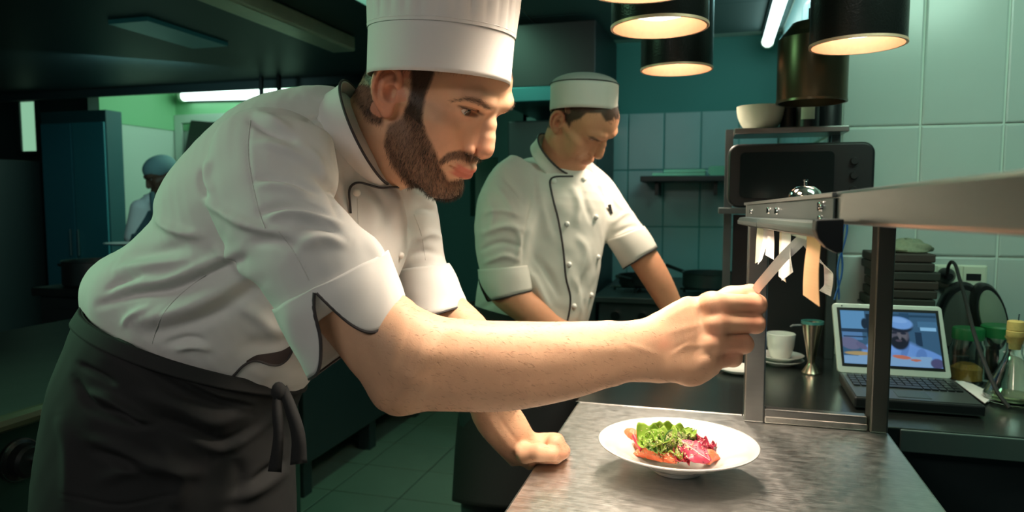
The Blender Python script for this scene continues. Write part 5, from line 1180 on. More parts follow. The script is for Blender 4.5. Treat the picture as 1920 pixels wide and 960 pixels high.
for pl_ in ([(470, 226), (465, 278), (472, 336), (487, 399), (497, 428)], [(523, 434), (550, 470), (572, 510), (580, 526)], [(640, 240), (622, 285), (630, 335)], [(285, 645), (300, 600), (330, 560), (385, 515)], [(776, 402), (790, 440), (798, 488)], [(585, 236), (605, 228), (625, 222)], [(670, 372), (671, 410), (674, 450)]): strip('seam', pl_, .0005, m_seam, jacket, .0002)
b = MB(); b.tube(list(Gc[:, -1]), .0018, 6); b.build('collar_piping', m_pipe, co)
b = MB(); g2 = Gc*.96+Gc.mean((0, 1))*.04; b.grid(g2[72:125, 6:]); b.build('collar_lining', m_lining, co, angle=0)
# tall hat: band and pleated crown
fd = nrm(R1@np.array([0, 1, 0])*np.array([1, 1, 0])); fd = nrm(fd+np.array([0, 0, -.085])); ld = nrm(np.cross(np.array([0, 0, 1]), fd)); ud = np.cross(fd, ld); hc = at(823, 151, .93)
def hatring(z, ra, rb, n=220, pl=0, ph=0, sag=0.):
    th = np.linspace(0, 2*PI, n, endpoint=False); rr = 1+pl*np.abs(np.sin(th*ph/2))**.45-pl*.8 if pl else np.ones(n)
    return hc+fd*((ra*np.cos(th)*rr)[:, None])+ld*((rb*np.sin(th)*rr)[:, None])+ud*(z+sag*np.cos(2*th))[:, None]
rows = [hatring(z, .0955+.026*z, .090+.01*z, sag=0) for z in np.linspace(0, .063, 12)]
b = MB(); b.grid(np.transpose(np.array(rows), (1, 0, 2)), closed_u=True); hb = b.build('hat_band', m_white, c1, angle=0); md = hb.modifiers.new('solid', 'SOLIDIFY'); md.thickness = .002; md.offset = -1
rows = []
for k, z in enumerate(np.linspace(.058, .27, 24)):
    u = min(1, k/4); rows.append(hatring(z, .0955+.056*(z-.058)+.0028, .0908+.05*(z-.058)+.0008, pl=.045*u if u > 0 else 1e-6, ph=30))
top = hatring(.272, .07, .06); rows.append(top); rows.append(hatring(.262, .001, .001))
b = MB(); b.grid(np.transpose(np.array(rows), (1, 0, 2)), closed_u=True); hcwn = b.build('hat_crown', m_white, hb, angle=0)
b = MB(); b.tube(list(hatring(.0625, .0955+.026*.0625+.0006, .090+.01*.0625+.0006, 120)), .0011, 6, closed=True); b.build('hat_seam', m_white, hb)
# apron
AS = [sec(185, 572, 566, 712, 1.0, .95), sec(171, 596, 562, 735, 1.0, .96), sec(150, 640, 550, 775, 1.0, .93), sec(118, 720, 548, 830, 1.0, .88), sec(100, 800, 548, 885, 1.0, .82), sec(86, 880, 550, 940, 1.0, .80), sec(80, 960, 553, 1005, 1.0, .78), sec(74, 1150, 560, 1160, 1.0, .74), sec(80, 1500, 560, 1500, 1.0, .70)]
Ga, th = ringsurf(AS, 300, 170, tilt=.22)
Va = Ga.reshape(-1, 3); nu, nv = Ga.shape[:2]; Qa = np.array([(i*nv+j, ((i+1) % nu)*nv+j, ((i+1) % nu)*nv+j+1, i*nv+j+1) for i in range(nu) for j in range(nv-1)])
nn_ = vnormals(Va, Qa)
if (nn_*(Va-Va.mean(0))).sum() < 0: Qa = Qa[:, ::-1].copy()
AF = [([(150, 682), (190, 705), (215, 720)], 6, -.007), ([(140, 710), (165, 755), (195, 775), (240, 790)], 9, -.009), ([(165, 735), (205, 748), (250, 775), (275, 800)], 8, .009), ([(190, 760), (240, 790), (285, 800)], 7, -.008), ([(170, 820), (215, 835), (270, 860), (320, 870)], 11, .008), ([(170, 842), (220, 862), (280, 890)], 9, -.007), ([(190, 900), (250, 880), (320, 880), (380, 890)], 14, .008),
      ([(180, 590), (210, 630), (270, 670), (350, 710)], 7, -.005), ([(195, 600), (240, 645), (310, 690), (400, 735), (480, 752)], 9, .006), ([(190, 640), (260, 690), (360, 745), (470, 775)], 10, -.006), ([(260, 740), (330, 760), (400, 790), (470, 770)], 16, .008), ([(280, 780), (350, 800), (420, 830), (500, 790)], 12, -.008),
      ([(360, 820), (420, 840), (490, 800), (530, 760)], 10, .007), ([(470, 905), (505, 880), (535, 860)], 8, -.006), ([(420, 940), (480, 920), (540, 880)], 12, .007), ([(395, 760), (400, 830), (385, 905)], 3, -.0015), ([(115, 925), (160, 935), (230, 947), (330, 925)], 3, -.002), ([(300, 840), (340, 900), (330, 955)], 16, .006), ([(440, 860), (450, 900), (430, 960)], 14, -.006),
      ([(330, 705), (400, 745), (470, 760)], 5, -.004), ([(300, 728), (350, 748), (372, 752)], 3, -.002), ([(360, 778), (372, 752)], 3, -.002), ([(110, 780), (130, 850), (125, 940)], 14, .006)]
Va = wrinkle(Va, Qa, AF); nn_ = vnormals(Va, Qa); Va = Va+nn_*(.0018*noise3(Va, 40, 21)+.0008*noise3(Va, 120, 22))[:, None]
apron = mesh_obj('apron', Va, Qa, m_apron, c1); md = apron.modifiers.new('solid', 'SOLIDIFY'); md.thickness = .003; md.offset = -1
Gb, _ = ringsurf([sec(183, 570, 569, 711, 1.0, .965), sec(169, 594, 565, 735, 1.0, .975)], 160, 8, tilt=.22)
Gb = Gb+nrm3((Gb-Gb.mean((0, 1))).reshape(-1, 3)).reshape(Gb.shape)*.003
b = MB(); b.grid(Gb, closed_u=True); o = b.build('waistband', m_apron, apron, angle=0); md = o.modifiers.new('solid', 'SOLIDIFY'); md.thickness = .004
ba = bvh(Va, Qa)
def strap(rows_, name):
    P = []
    for xl, yl, xr, yr, d in rows_: P.append([at(xl, yl, d), at((xl+xr)/2, (yl+yr)/2, d-.004), at(xr, yr, d)])
    P = np.array(P); t = np.linspace(0, len(P)-1, len(P)*5); P = catmull(P.reshape(len(P), -1), t).reshape(-1, 3, 3)
    b = MB(); b.grid(P); o = b.build(name, m_apron, apron, angle=0); md = o.modifiers.new('solid', 'SOLIDIFY'); md.thickness = .003
strap([(512, 738, 524, 732, .885), (510, 775, 530, 772, .87), (512, 820, 532, 818, .865), (502, 884, 528, 886, .87)], 'apron_tie')
strap([(522, 732, 538, 722, .885), (534, 770, 556, 762, .87), (546, 820, 572, 812, .865), (544, 872, 576, 868, .87)], 'apron_tie')
b = MB(); b.sphere(at(523, 735, .882), (.010, .008, .013), 14); b.build('apron_knot', m_apron, apron)
# trousers and shoes (below the frame)
hp = at(320, 1100, 1.0); lat = nrm((hp-C0)*np.array([1, 1, 0]))
for s in (-1, 1):
    lx, ly = hp[0]+lat[0]*.065*s, hp[1]+lat[1]*.065*s
    b = MB(); b.tube([(lx, ly, .8), (lx, ly, .5), (lx-.01, ly, .09)], [.068, .062, .058], 20); b.build('trouser_leg', m_apron, c1)
    b = MB(); b.sphere((lx+.055, ly, .045), (.135, .048, .045), 20); b.box((lx-.075, ly-.045, 0), (lx+.185, ly+.045, .022)); b.build('shoe', m_black, c1)
# ------------------------------------------------------------------ the second cook
c2 = thing('person', at(980, 960, 2.05)*np.array([1, 1, 0]), 'clean shaven cook in white skullcap looking down over the rear counter', 'person')
R2 = rotz_x_y(math.radians(-106), math.radians(-50), math.radians(17)); T2 = np.array([-.3639, 1.9577, 1.5341])-rv*.006
H2 = lambda p: R2@np.asarray(p, float)+T2
S = SDF(); head_sdf(S, R2, T2, eye_open=.0012, jaw=.93)
nb = at(1040, 322, 2.04); ch = at(1025, 420, 2.05); hp = at(1000, 590, 2.05); shr = at(950, 365, 1.96); shl = at(1105, 350, 2.13)
S.cone(H2((0, -.020, -.015)), nb, .055, .060, k=.03); S.cone(H2((0, .025, -.05)), at(1052, 325, 2.02), .042, .045, k=.03); S.cone(nb, ch, .06, .075, k=.03); S.cone(ch, hp, .075, .09, k=.03)
S.cone(ch, shr, .06, .05, k=.03); S.cone(ch, shl, .06, .048, k=.03)
S.cone(shr, at(944, 510, 1.91), .048, .045, k=.03); S.cone(shl, at(1170, 445, 2.06), .048, .040, k=.03)
S.loft([sec(905, 545, 975, 520, 1.905, .9), sec(930, 572, 995, 543, 1.90, .9), sec(958, 592, 1027, 572, 1.905, .85), sec(1000, 622, 1058, 600, 1.915, .78), sec(1045, 642, 1092, 616, 1.93, .62)], k=.03)
S.loft([sec(1160, 470, 1205, 440, 2.05, .9), sec(1184, 500, 1231, 470, 2.04, .9), sec(1212, 542, 1256, 514, 2.03, .85), sec(1238, 582, 1276, 560, 2.03, .78), sec(1262, 618, 1294, 600, 2.03, .62)], k=.03)
for (w, kn, rr, sgn) in ((at(1068, 629, 1.93), at(1118, 641, 1.94), .036, 1), (at(1278, 610, 2.03), at(1312, 634, 2.0), .036, 1)):
    S.cone(w, kn, .024, .026, k=.015); ax = nrm(kn-w); side = nrm(np.cross(ax, np.array([0, 0, 1]))); 
    for k in range(4):
        o = side*(.0165*(k-1.5)); a_ = kn+o; b_ = a_+ax*(.040, .046, .043, .034)[k]+np.array([0, 0, -.006]); c_ = b_+ax*.018+np.array([0, 0, -.020]); S.cone(a_, b_, .0095, .0085, k=.004); S.cone(b_, c_, .0083, .007, k=.002)
    S.chain([w-side*.02, (w+kn)/2-side*.038+np.array([0, 0, -.006]), kn-side*.040+ax*.012+np.array([0, 0, -.012])], [.014, .011, .009], k=.008)
V, Q = nets(S, .0026)
und = (V[:, 0] > -.2715) & (V[:, 1] > 1.437) & (V[:, 2] > .82) & (V[:, 2] < .8989); V[und, 2] = .8989
V = wrinkle(V, Q, [([(1093, 283), (1082, 290), (1076, 302)], 3, -.002), ([(1104, 296), (1090, 300)], 3, -.001), ([(1098, 262), (1110, 262)], 3, -.0008)])
L2 = (V-T2)@R2; inh = (L2[:, 2] > -.12) & (np.abs(L2[:, 0]) < .11) & (L2[:, 1] > -.13) & (L2[:, 1] < .15) & (L2[:, 2] < .2)
mir = L2.copy(); mir[:, 0] = np.abs(mir[:, 0]); mx, my, _ = projn(mir@R2.T+T2); PS = np.stack([mx, my], 1)
col = np.tile(np.array([.58, .275, .155]), (len(V), 1))
HAIR2 = [(1020, 150), (1160, 150), (1153, 218), (1148, 226), (1136, 228), (1126, 212), (1100, 212), (1088, 222), (1072, 228), (1067, 238), (1060, 226), (1054, 205), (1040, 204), (1032, 240), (1020, 236)]
hm = inpoly(PS, HAIR2, 2)*inh*((np.abs(L2[:, 0]) < .0745) | (mx > 1062)); tint(.9*hm, (.02, .015, .012))
BR2 = [(1102, 255), (1112, 256), (1124, 263), (1129, 266), (1120, 264), (1108, 260)]
tint(.8*inpoly(PS, BR2, 1.2)*inh, (.05, .03, .02))
mouth = inh*np.exp(-(np.maximum(np.abs(L2[:, 2]+.0500-4.2*L2[:, 0]**2)-.006, 0)/.0022)**2)*(L2[:, 1] > .082)*sstep(.027, .020, np.abs(L2[:, 0])); tint(.6*mouth, (.42, .14, .10))
tint(.4*inh*(np.abs(L2[:, 0]) > .0745)*(L2[:, 1] < .02), (.56, .20, .13)); lid = inh*np.exp(-((np.abs(L2[:, 0])-.0325)/.014)**8)*np.exp(-((L2[:, 2]-.0285)/.0016)**2)*(L2[:, 1] > .07); tint(.8*lid, (.05, .03, .02))
body2 = mesh_obj('body', V, Q, m_skin, c2, np.clip(col, 0, 1)); eyes(c2, R2, T2, (0, .9, -.5))
NRM = vnormals(V, Q); ar = np.linalg.norm(np.cross(V[Q[:, 2]]-V[Q[:, 0]], V[Q[:, 3]]-V[Q[:, 1]]), axis=1)
P, n_ = roots(hm*(hm > .2), 4000); D = n_*.2+np.array([0, .5, -.7])@R2.T+rs.normal(size=P.shape)*.15
slivers('hair', P-n_*.0005, D, rs.uniform(.006, .013, len(P)), .0004, m_hair, c2, seed=8)
J = SDF()
J.loft([sec(884, 612, 1088, 628, 2.05, .80), sec(887, 575, 1110, 570, 2.05, .82), sec(902, 500, 1127, 492, 2.05, .82), sec(917, 430, 1134, 436, 2.05, .82), sec(928, 368, 1136, 382, 2.05, .82), sec(952, 318, 1118, 335, 2.05, .75), sec(985, 280, 1090, 330, 2.05, .66), sec(1004, 264, 1072, 336, 2.05, .70)], k=.02)
J.loft([sec(948, 318, 1005, 300, 1.98, .8), sec(918, 346, 1010, 330, 1.96, .8), sec(895, 385, 1008, 378, 1.93, .8), sec(889, 428, 1000, 425, 1.915, .78), sec(893, 475, 992, 474, 1.91, .75), sec(900, 515, 986, 510, 1.91, .75)], k=.03)
J.loft([sec(1080, 345, 1105, 298, 2.12, .8), sec(1108, 385, 1148, 338, 2.11, .8), sec(1128, 425, 1180, 388, 2.07, .78), sec(1142, 458, 1208, 428, 2.05, .78)], k=.03)
V2, Q2 = nets(J, .0038)
FD = [([(1000, 330), (1002, 370), (996, 405), (985, 440), (980, 500)], 5, -.008), ([(905, 400), (940, 395), (975, 405)], 5, .007), ([(900, 440), (945, 425), (985, 432)], 6, .008), ([(898, 470), (940, 455), (980, 465)], 5, -.006), ([(905, 495), (945, 480), (975, 490)], 5, .006), ([(930, 350), (950, 375), (965, 400)], 6, .006), ([(945, 335), (970, 360), (985, 390)], 5, -.005), ([(960, 420), (975, 450), (968, 490)], 5, .006), ([(915, 372), (925, 400), (918, 430)], 6, .005),
      ([(985, 500), (1005, 530), (1030, 580)], 8, .008), ([(990, 545), (1015, 575), (1025, 600)], 6, -.007), ([(1000, 480), (1025, 510), (1050, 560)], 7, -.006), ([(1070, 350), (1085, 380), (1080, 420)], 7, .005), ([(1090, 350), (1100, 390), (1110, 420)], 6, -.004), ([(1080, 440), (1100, 470), (1090, 520)], 8, .006), ([(1100, 500), (1090, 540), (1095, 580)], 6, -.005), ([(1075, 520), (1090, 560), (1080, 600)], 6, .005), ([(1010, 340), (1020, 400), (1035, 450)], 9, .005),
      ([(1120, 350), (1138, 375), (1140, 400)], 4, -.005), ([(1145, 362), (1160, 385), (1175, 395)], 4, .005), ([(1148, 420), (1175, 400), (1190, 405)], 4, .005), ([(1150, 440), (1180, 425), (1198, 425)], 4, -.005), ([(1110, 320), (1125, 345), (1140, 360)], 4, .004), ([(940, 560), (900, 580), (890, 590)], 5, -.004)]
V2 = wrinkle(V2, Q2, FD); N2 = vnormals(V2, Q2); V2 = V2+N2*(.0016*noise3(V2, 60, 13)+.001*noise3(V2, 130, 14))[:, None]
m_white2 = mat('cream_white_cotton', (.62, .60, .54), .85, var=.04, vscale=8, bump=.05, bscale=900)
jk2 = mesh_obj('jacket', V2, Q2, m_white2, c2); bj2 = bvh(V2, Q2)
strip('front_piping', [(1074, 331), (1055, 331), (1038, 332), (1031, 338), (1033, 355), (1040, 385), (1047, 412), (1056, 467), (1061, 521), (1069, 553), (1068, 580), (1063, 604)], .0028, m_pipe, jk2, .001, bv=bj2)
for px, py in ((1039, 340), (1063, 420), (1067, 496), (1076, 574), (1094, 337), (1117, 407), (1121, 482), (1108, 553)):
    p = cast(bj2, px, py, .001)
    if p is not None: b = MB(); b.sphere(p, .0075, 12); b.build('button', m_button, jk2)
def cuff2(secs, th0, wn, lmin, seed):
    G, th = ringsurf(secs, 90, 40); d = np.abs((th-th0+PI) % (2*PI)-PI); fr = 1-(1-lmin)*np.clip(1-(d/wn), 0, 1)**2.2; out = np.zeros((90, 10, 3))
    for i in range(90): out[i] = catmull(G[i], np.linspace(0, fr[i], 10)*39)
    q = out.reshape(-1, 3); q = q+nrm3(q-G.mean(0)[20])*(.003*noise3(q, 60, seed))[:, None]; out = q.reshape(out.shape)
    b = MB(); b.grid(out, closed_u=True); o = b.build('cuff', m_white2, c2, angle=0); md = o.modifiers.new('solid', 'SOLIDIFY'); md.thickness = .004; md.offset = 0
    b = MB(); b.tube(list(out[:, -1]), .0026, 6, closed=True); b.build('cuff_piping', m_pipe, o)
cuff2([sec(897, 505, 988, 498, 1.91, .80), sec(900, 530, 993, 515, 1.908, .82), sec(912, 566, 996, 544, 1.905, .85)], 2.9, .6, .3, 31)
cuff2([sec(1138, 452, 1207, 424, 2.05, .82), sec(1152, 472, 1218, 440, 2.045, .85), sec(1169, 504, 1231, 464, 2.04, .85)], 4.0, .4, .7, 32)
Gc, _ = ringsurf([sec(998, 270, 1068, 344, 2.015, 1.0), sec(1006, 261, 1074, 335, 2.005, .97), sec(1012, 252, 1080, 327, 1.995, .94)], 100, 10, tilt=.40, th0=.10, th1=2*PI-.1)
b = MB(); b.grid(Gc); co = b.build('collar', m_white2, c2, angle=0); md = co.modifiers.new('solid', 'SOLIDIFY'); md.thickness = .004
b = MB(); b.tube(list(Gc[:, -1]), .0028, 6); b.build('collar_piping', m_pipe, co)
b = MB(); b.sphere(at(1069, 326, 1.985), (.018, .016, .018), 14); b.build('neckerchief', mat('dark_teal_cloth', (.01, .03, .03), .8), c2)
p = cast(bj2, 1142, 393, .004); b = MB(); b.tube([p+np.array([0, 0, .012]), p+np.array([.006, 0, -.014])], .005, 8); b.build('pen', m_black, c2)
# skullcap
hc2 = at(1094, 209, 1.925); xr = nrm(rv+np.array([0, 0, -.03])); yr = nrm(np.cross(np.array([0, 0, 1]), xr)); zr = np.cross(xr, yr)
def capring(z, a, b_, n=120):
    th = np.linspace(0, 2*PI, n, endpoint=False); return hc2+xr*(a*np.cos(th))[:, None]+yr*(b_*np.sin(th))[:, None]+zr*(z+np.zeros(n))[:, None]
rows = [capring(z, .0915+.03*z*(1-z/.16), .092) for z in np.linspace(0, .070, 8)]
q = np.array(rows).reshape(-1, 3); q += nrm3(q-hc2)*(.0022*noise3(q, 55, 41))[:, None]; rows = list(q.reshape(8, 120, 3))
b = MB(); b.grid(np.transpose(np.array(rows), (1, 0, 2)), closed_u=True); cp = b.build('cap_band', m_white2, c2, angle=0); md = cp.modifiers.new('solid', 'SOLIDIFY'); md.thickness = .003; md.offset = -1
rows = [capring(.068+.034*math.sin(a), .0915*math.cos(a)+1e-4, .090*math.cos(a)+1e-4) for a in np.linspace(0, PI/2, 10)]
b = MB(); b.grid(np.transpose(np.array(rows), (1, 0, 2)), closed_u=True); b.build('cap_crown', mat('grey_cap_top', (.36, .36, .33), .85), cp, angle=0)
b = MB(); b.tube(list(capring(.0705, .0925, .0925)), .0016, 6, closed=True); b.build('cap_piping', m_pipe, cp)
AS2 = [sec(880, 568, 1098, 612, 2.05, .90), sec(874, 640, 1102, 660, 2.05, .90), sec(858, 775, 1106, 790, 2.05, .84), sec(848, 937, 1112, 950, 2.04, .80)]
Ga, _ = ringsurf(AS2, 160, 60, tilt=.10); q = Ga.reshape(-1, 3); q += nrm3(q-q.mean(0))*np.array([1, 1, 0])*(.004*noise3(q*np.array([1, 1, .25]), 45, 51))[:, None]; Ga = q.reshape(Ga.shape)
b = MB(); b.grid(Ga, closed_u=True); ap2 = b.build('apron', m_apron, c2, angle=0); md = ap2.modifiers.new('solid', 'SOLIDIFY'); md.thickness = .004; md.offset = -1
b = MB(); b.grid(ringsurf([sec(878, 566, 1100, 611, 2.05, .92), sec(876, 592, 1101, 632, 2.05, .92)], 120, 6, tilt=.10)[0], closed_u=True); o = b.build('waistband', m_apron, ap2, angle=0); md = o.modifiers.new('solid', 'SOLIDIFY'); md.thickness = .005
hp2 = at(975, 800, 2.05)
for s in (-1, 1):
    lx, ly = hp2[0]+.075*s-.01, hp2[1]+.05*s
    b = MB(); b.tube([(lx, ly, .9), (lx, ly, .5), (lx-.01, ly, .09)], [.085, .075, .062], 20); b.build('trouser_leg', m_dark, c2)
    b = MB(); b.sphere((lx+.055, ly, .045), (.135, .048, .045), 20); b.box((lx-.075, ly-.045, 0), (lx+.185, ly+.045, .022)); b.build('shoe', m_black, c2)
# ------------------------------------------------------------------ the cook in the far room
c3 = thing('person', at(290, 700, 4.75)*np.array([1, 1, 0]), 'cook in grey cap and dark bib apron in the far room', 'person')
R3 = rotz_x_y(math.radians(150), math.radians(-25), 0); T3 = at(306, 335, 4.75)
S = SDF(); head_sdf(S, R3, T3, eye_open=.002); H3 = lambda p: R3@np.asarray(p, float)+T3
nb = at(308, 385, 4.78); S.cone(H3((0, -.02, -.015)), nb, .055, .062, k=.03); S.cone(nb, at(292, 470, 4.78), .07, .10, k=.04)
for x0, y0, x1, y1, x2, y2, d1, d2 in ((262, 395, 250, 460, 238, 470, 4.7, 4.5), (345, 395, 352, 455, 318, 475, 4.85, 4.55)):
    S.cone(at(292, 420, 4.78), at(x0, y0, d1), .06, .05, k=.03); S.cone(at(x0, y0, d1), at(x1, y1, d1), .048, .040, k=.02); S.cone(at(x1, y1, d1), at(x2, y2, d2), .038, .028, k=.02); w = at(x2, y2, d2)
    for k in range(5): S.cone(w, w+np.array([.015*(k-2), -.07, -.015-.012*abs(k-2)]), .012, .008, k=.006)
V, Q = nets(S, .007); mesh_obj('body', V, Q, m_skin, c3, np.tile(np.array([.11, .06, .04]), (len(V), 1))); eyes(c3, R3, T3, (0, .9, -.3))
J = SDF(); J.loft([sec(240, 620, 345, 620, 4.78, .7), sec(243, 480, 342, 480, 4.78, .7), sec(246, 420, 350, 420, 4.78, .62), sec(262, 382, 345, 385, 4.78, .55), sec(288, 368, 330, 370, 4.78, .7)], k=.03)
J.cone(at(264, 392, 4.7), at(251, 445, 4.7), .065, .058, k=.03); J.cone(at(345, 392, 4.85), at(351, 440, 4.85), .065, .058, k=.03)
V, Q = nets(J, .010); mesh_obj('shirt', V, Q, mat('white_shirt_far', (.80, .84, .84), .8), c3)
m_ap3 = mat('teal_grey_apron', (.05, .10, .12), .8)
J = SDF(); J.loft([sec(243, 760, 345, 760, 4.75, .74), sec(239, 480, 346, 480, 4.76, .76), sec(243, 440, 346, 440, 4.76, .72), sec(262, 395, 330, 395, 4.74, .60)], k=.01, capk=.1); V, Q = nets(J, .012); ap3 = mesh_obj('apron', V, Q, m_ap3, c3)
b = MB(); b.tube([at(285, 362, 4.62), at(286, 378, 4.58), at(288, 400, 4.57)], .016, 6); b.tube([at(322, 366, 4.66), at(320, 380, 4.60), at(318, 400, 4.58)], .016, 6); b.build('strap', m_ap3, ap3)
b = MB(); R_ = Matrix(R3.tolist()); b.sphere(H3((0, -.012, .075)), (.088, .110, .082), 24, R=R_); o = b.build('cap', mat('teal_grey_cap', (.16, .28, .30), .8), c3)
for s in (-1, 1):
    p = at(292+22*s, 700, 4.8); b = MB(); b.tube([(p[0], p[1], .8), (p[0], p[1], .08)], [.09, .065], 14); b.build('trouser_leg', m_dark, c3); b = MB(); b.sphere((p[0], p[1]-.05, .045), (.05, .13, .045), 14); b.build('shoe', m_black, c3)
t = thing('plate', at(232, 462, 4.5), 'pale plate in the hand of the cook in the far room', 'plate'); p = at(232, 460, 4.46)
b = MB(); b.lathe([(1e-7, 0), (.07, 0), (.115, .014), (.113, .017), (.07, .005), (1e-7, .005)], 24, p); b.build('body', m_ceramic, t)
# ------------------------------------------------------------------ plate and salad
PX, PY, PZ, PR = -.0476, 1.1058, .9003, .1215
pt = thing('pasta_plate', (PX, PY, .9), 'wide rimmed white plate of salad on the steel pass counter', 'plate')
prof = [(1e-7, .0), (.034, .0), (.037, .002), (.038, .006), (.055, .012), (.085, .027), (.112, .0415), (.1205, .0445), (.1215, .0458), (.1205, .047), (.111, .0445), (.083, .031), (.064, .020), (.052, .0125), (.030, .0095), (1e-7, .009)]
b = MB(); b.lathe([(float(r_), float(z)) for r_, z in catmull(np.array(prof), np.linspace(0, len(prof)-1, 61))], 96, (PX, PY, PZ)); b.v = [(x, y, max(z, PZ)) for x, y, z in b.v]; b.build('body', m_ceramic, pt, angle=0)
def sz(px, py, dz=0.): # a point above the plate's bowl, seen at a pixel
    p = onz(px, py, .920+dz); return p
m_gf = mat('grapefruit_flesh', (.88, .20, .09), .3, var=.25, vscale=140, bump=.5, bscale=320, sss=.2)
m_lf = mat('green_lettuce', (.19, .36, .035), .4, col2=(.42, .58, .12), var=.6, vscale=26, bump=.5, bscale=110, sss=.05)
m_lf2 = mat('dark_green_lettuce', (.055, .17, .02), .4, col2=(.16, .33, .05), var=.5, vscale=30, bump=.5, bscale=110)
m_rd = mat('radicchio', (.30, .016, .05), .35, col2=(.50, .06, .11), var=.5, vscale=30, bump=.4, bscale=100, sss=.05)
m_rdk = mat('beet_leaf_stem', (.30, .012, .03), .3, col2=(.55, .05, .07), var=.4, vscale=50)
m_vein = mat('pale_pink_vein', (.80, .50, .50), .4)
m_cu = mat('cucumber_flesh', (.42, .46, .20), .3, var=.15, vscale=60, sss=.1); m_cr = mat('cucumber_skin', (.04, .10, .02), .35)
m_ses = mat('sesame', (.78, .66, .42), .6)
def wedge(px, py, L, Wd, ang, tilt, label, dz=0., m=m_gf):
    c = sz(px, py, dz); S_ = SDF(); R_ = np.array((Matrix.Rotation(ang, 3, 'Z')@Matrix.Rotation(tilt, 3, 'X')).to_4x4())[:3, :3]; S_.fr = (R_, c)
    n = 7; pts = [(L*(k/(n-1)-.5), Wd*.55*(1-(2*k/(n-1)-1)**2)-Wd*.25, 0) for k in range(n)]; S_.chain(pts, [Wd*(.16+.40*math.sin(PI*k/(n-1))) for k in range(n)], k=.003)
    S_.fr = None; V, Q = nets(S_, .0011, 0); r_ = vnormals(V, Q); V = V+r_*(.0007*noise3(V, 900, int(px)))[:, None]
    o = mesh_obj('grapefruit_segment', V, Q, m, None); return tag(o, label, 'fruit')
wedge(1186, 818, .036, .017, 2.6, .9, 'grapefruit segment at the back left of the salad', .012)
wedge(1217, 853, .044, .019, -.35, .6, 'large grapefruit segment at the front of the salad', .004)
wedge(1252, 861, .026, .015, -.2, .5, 'small grapefruit piece at the middle front of the salad', .002)
wedge(1334, 860, .030, .018, 1.1, .5, 'bright orange grapefruit piece under the radicchio tip', .004)
wedge(1200, 838, .018, .011, 1.9, .4, 'small grapefruit piece beside the beet stem', .004)
def leaf(name, c, L, Wd, ang, pitch, roll, cup, ruf, m, label, seed, cat='leaf', group=None, vein=None, tipw=.6):
    n, k_ = 34, 21; r = np.random.RandomState(seed); G = np.zeros((n, k_, 3)); ph = r.uniform(0, 6.28, 4)
    M_ = Matrix.Rotation(ang, 3, 'Z')@Matrix.Rotation(pitch, 3, 'Y')@Matrix.Rotation(roll, 3, 'X')
    for i in range(n):
        u = i/(n-1); w = Wd*.5*(math.sin(PI*min(1, u**tipw*.93+.05))**.7)*(1+.08*math.sin(11*u+ph[0])+.04*math.sin(19*u+ph[1]))
        for j in range(k_):
            v = 2*j/(k_-1)-1; e = abs(v)**2
            z = cup*Wd*(v*v)*.5-.25*L*u*u*cup+ruf*e*abs(v)*math.sin(13*u+ph[2]+1.5*v)*.8+ruf*.35*e*math.sin(22*u+ph[3]+v)+.10*ruf*math.sin(16*u)*math.cos(7*v)
            G[i, j] = np.array(M_@Vector((L*(u-.5), w*v, z)))+c
    b = MB(); b.grid(G)
    if vein is None:
        o = b.build(name, m, None, angle=0); o.modifiers.new('solid', 'SOLIDIFY').thickness = .0007; return tag(o, label, cat, group)
    t = thing(name, c, label, cat, group); o = b.build('blade', m, t, angle=0); o.modifiers.new('solid', 'SOLIDIFY').thickness = .0007
    q = MB(); mid = G[:, k_//2]+np.array([0, 0, .0006]); q.tube(list(mid[1:-1]), list(np.linspace(.0013, .0004, n-2)), 6); q.build('vein', vein, t)
    if vein is m_vein:
        for i in range(0):
            for s in (0, k_-1):
                q = MB(); jj = np.linspace(k_//2, s, 6).astype(int); ii = np.clip(i+np.arange(6)//2, 0, n-1); q.tube([G[a, c_]+np.array([0, 0, .0005]) for a, c_ in zip(ii, jj)], list(np.linspace(.0006, .0002, 6)), 5); q.build('side_vein', vein, t)
    return t
GL = [(1222, 822, .018, .046, .040, .3, -.2, .6, .9, .006, 'curly green lettuce leaf standing at the back of the salad'),
      (1250, 815, .022, .042, .040, .4, -.3, .8, .8, .006, 'tall bright lettuce leaf rising at the top of the salad'),
      (1236, 838, .015, .054, .040, -.4, .20, .5, .7, .007, 'broad light green lettuce leaf over the front of the salad'),
      (1262, 842, .015, .046, .034, -.9, .25, .3, .6, .006, 'light lettuce leaf hanging forward beside the radicchio'),
      (1278, 814, .020, .034, .030, .5, -.2, .7, .7, .005, 'small lettuce frill behind the cucumber slices'),
      (1244, 826, .025, .040, .036, 2.8, -.1, -.3, .9, .007, 'ruffled lettuce leaf on the crown of the salad'),
      (1297, 816, .016, .022, .018, 1.3, -.7, .1, .7, .004, 'narrow lettuce tip upright behind the right cucumber slice')]
for k, (px, py, dz, L, Wd, an, pi_, ro, cu, ru, lb) in enumerate(GL): leaf('lettuce_leaf', sz(px, py, dz), L, Wd, an, pi_, ro, cu, ru, m_lf, lb, 10+k)
for k, (px, py, dz, L, Wd, an, pi_, ro, cu, ru, lb) in enumerate([(1214, 838, .004, .036, .024, .2, -.1, .2, .6, .004, 'dark green leaf under the left of the lettuce'), (1258, 856, .003, .030, .022, -.6, .2, .2, .6, .004, 'dark green leaf tucked between grapefruit and radicchio'), (1298, 830, .010, .030, .020, .4, .1, -.2, .6, .004, 'dark green leaf under the right cucumber slice'), (1226, 830, .008, .034, .022, 2.2, -.3, .2, .6, .005, 'dark green leaf behind the left of the lettuce')]):
    leaf('lettuce_leaf', sz(px, py, dz), L, Wd, an, pi_, ro, cu, ru, m_lf2, lb, 40+k)
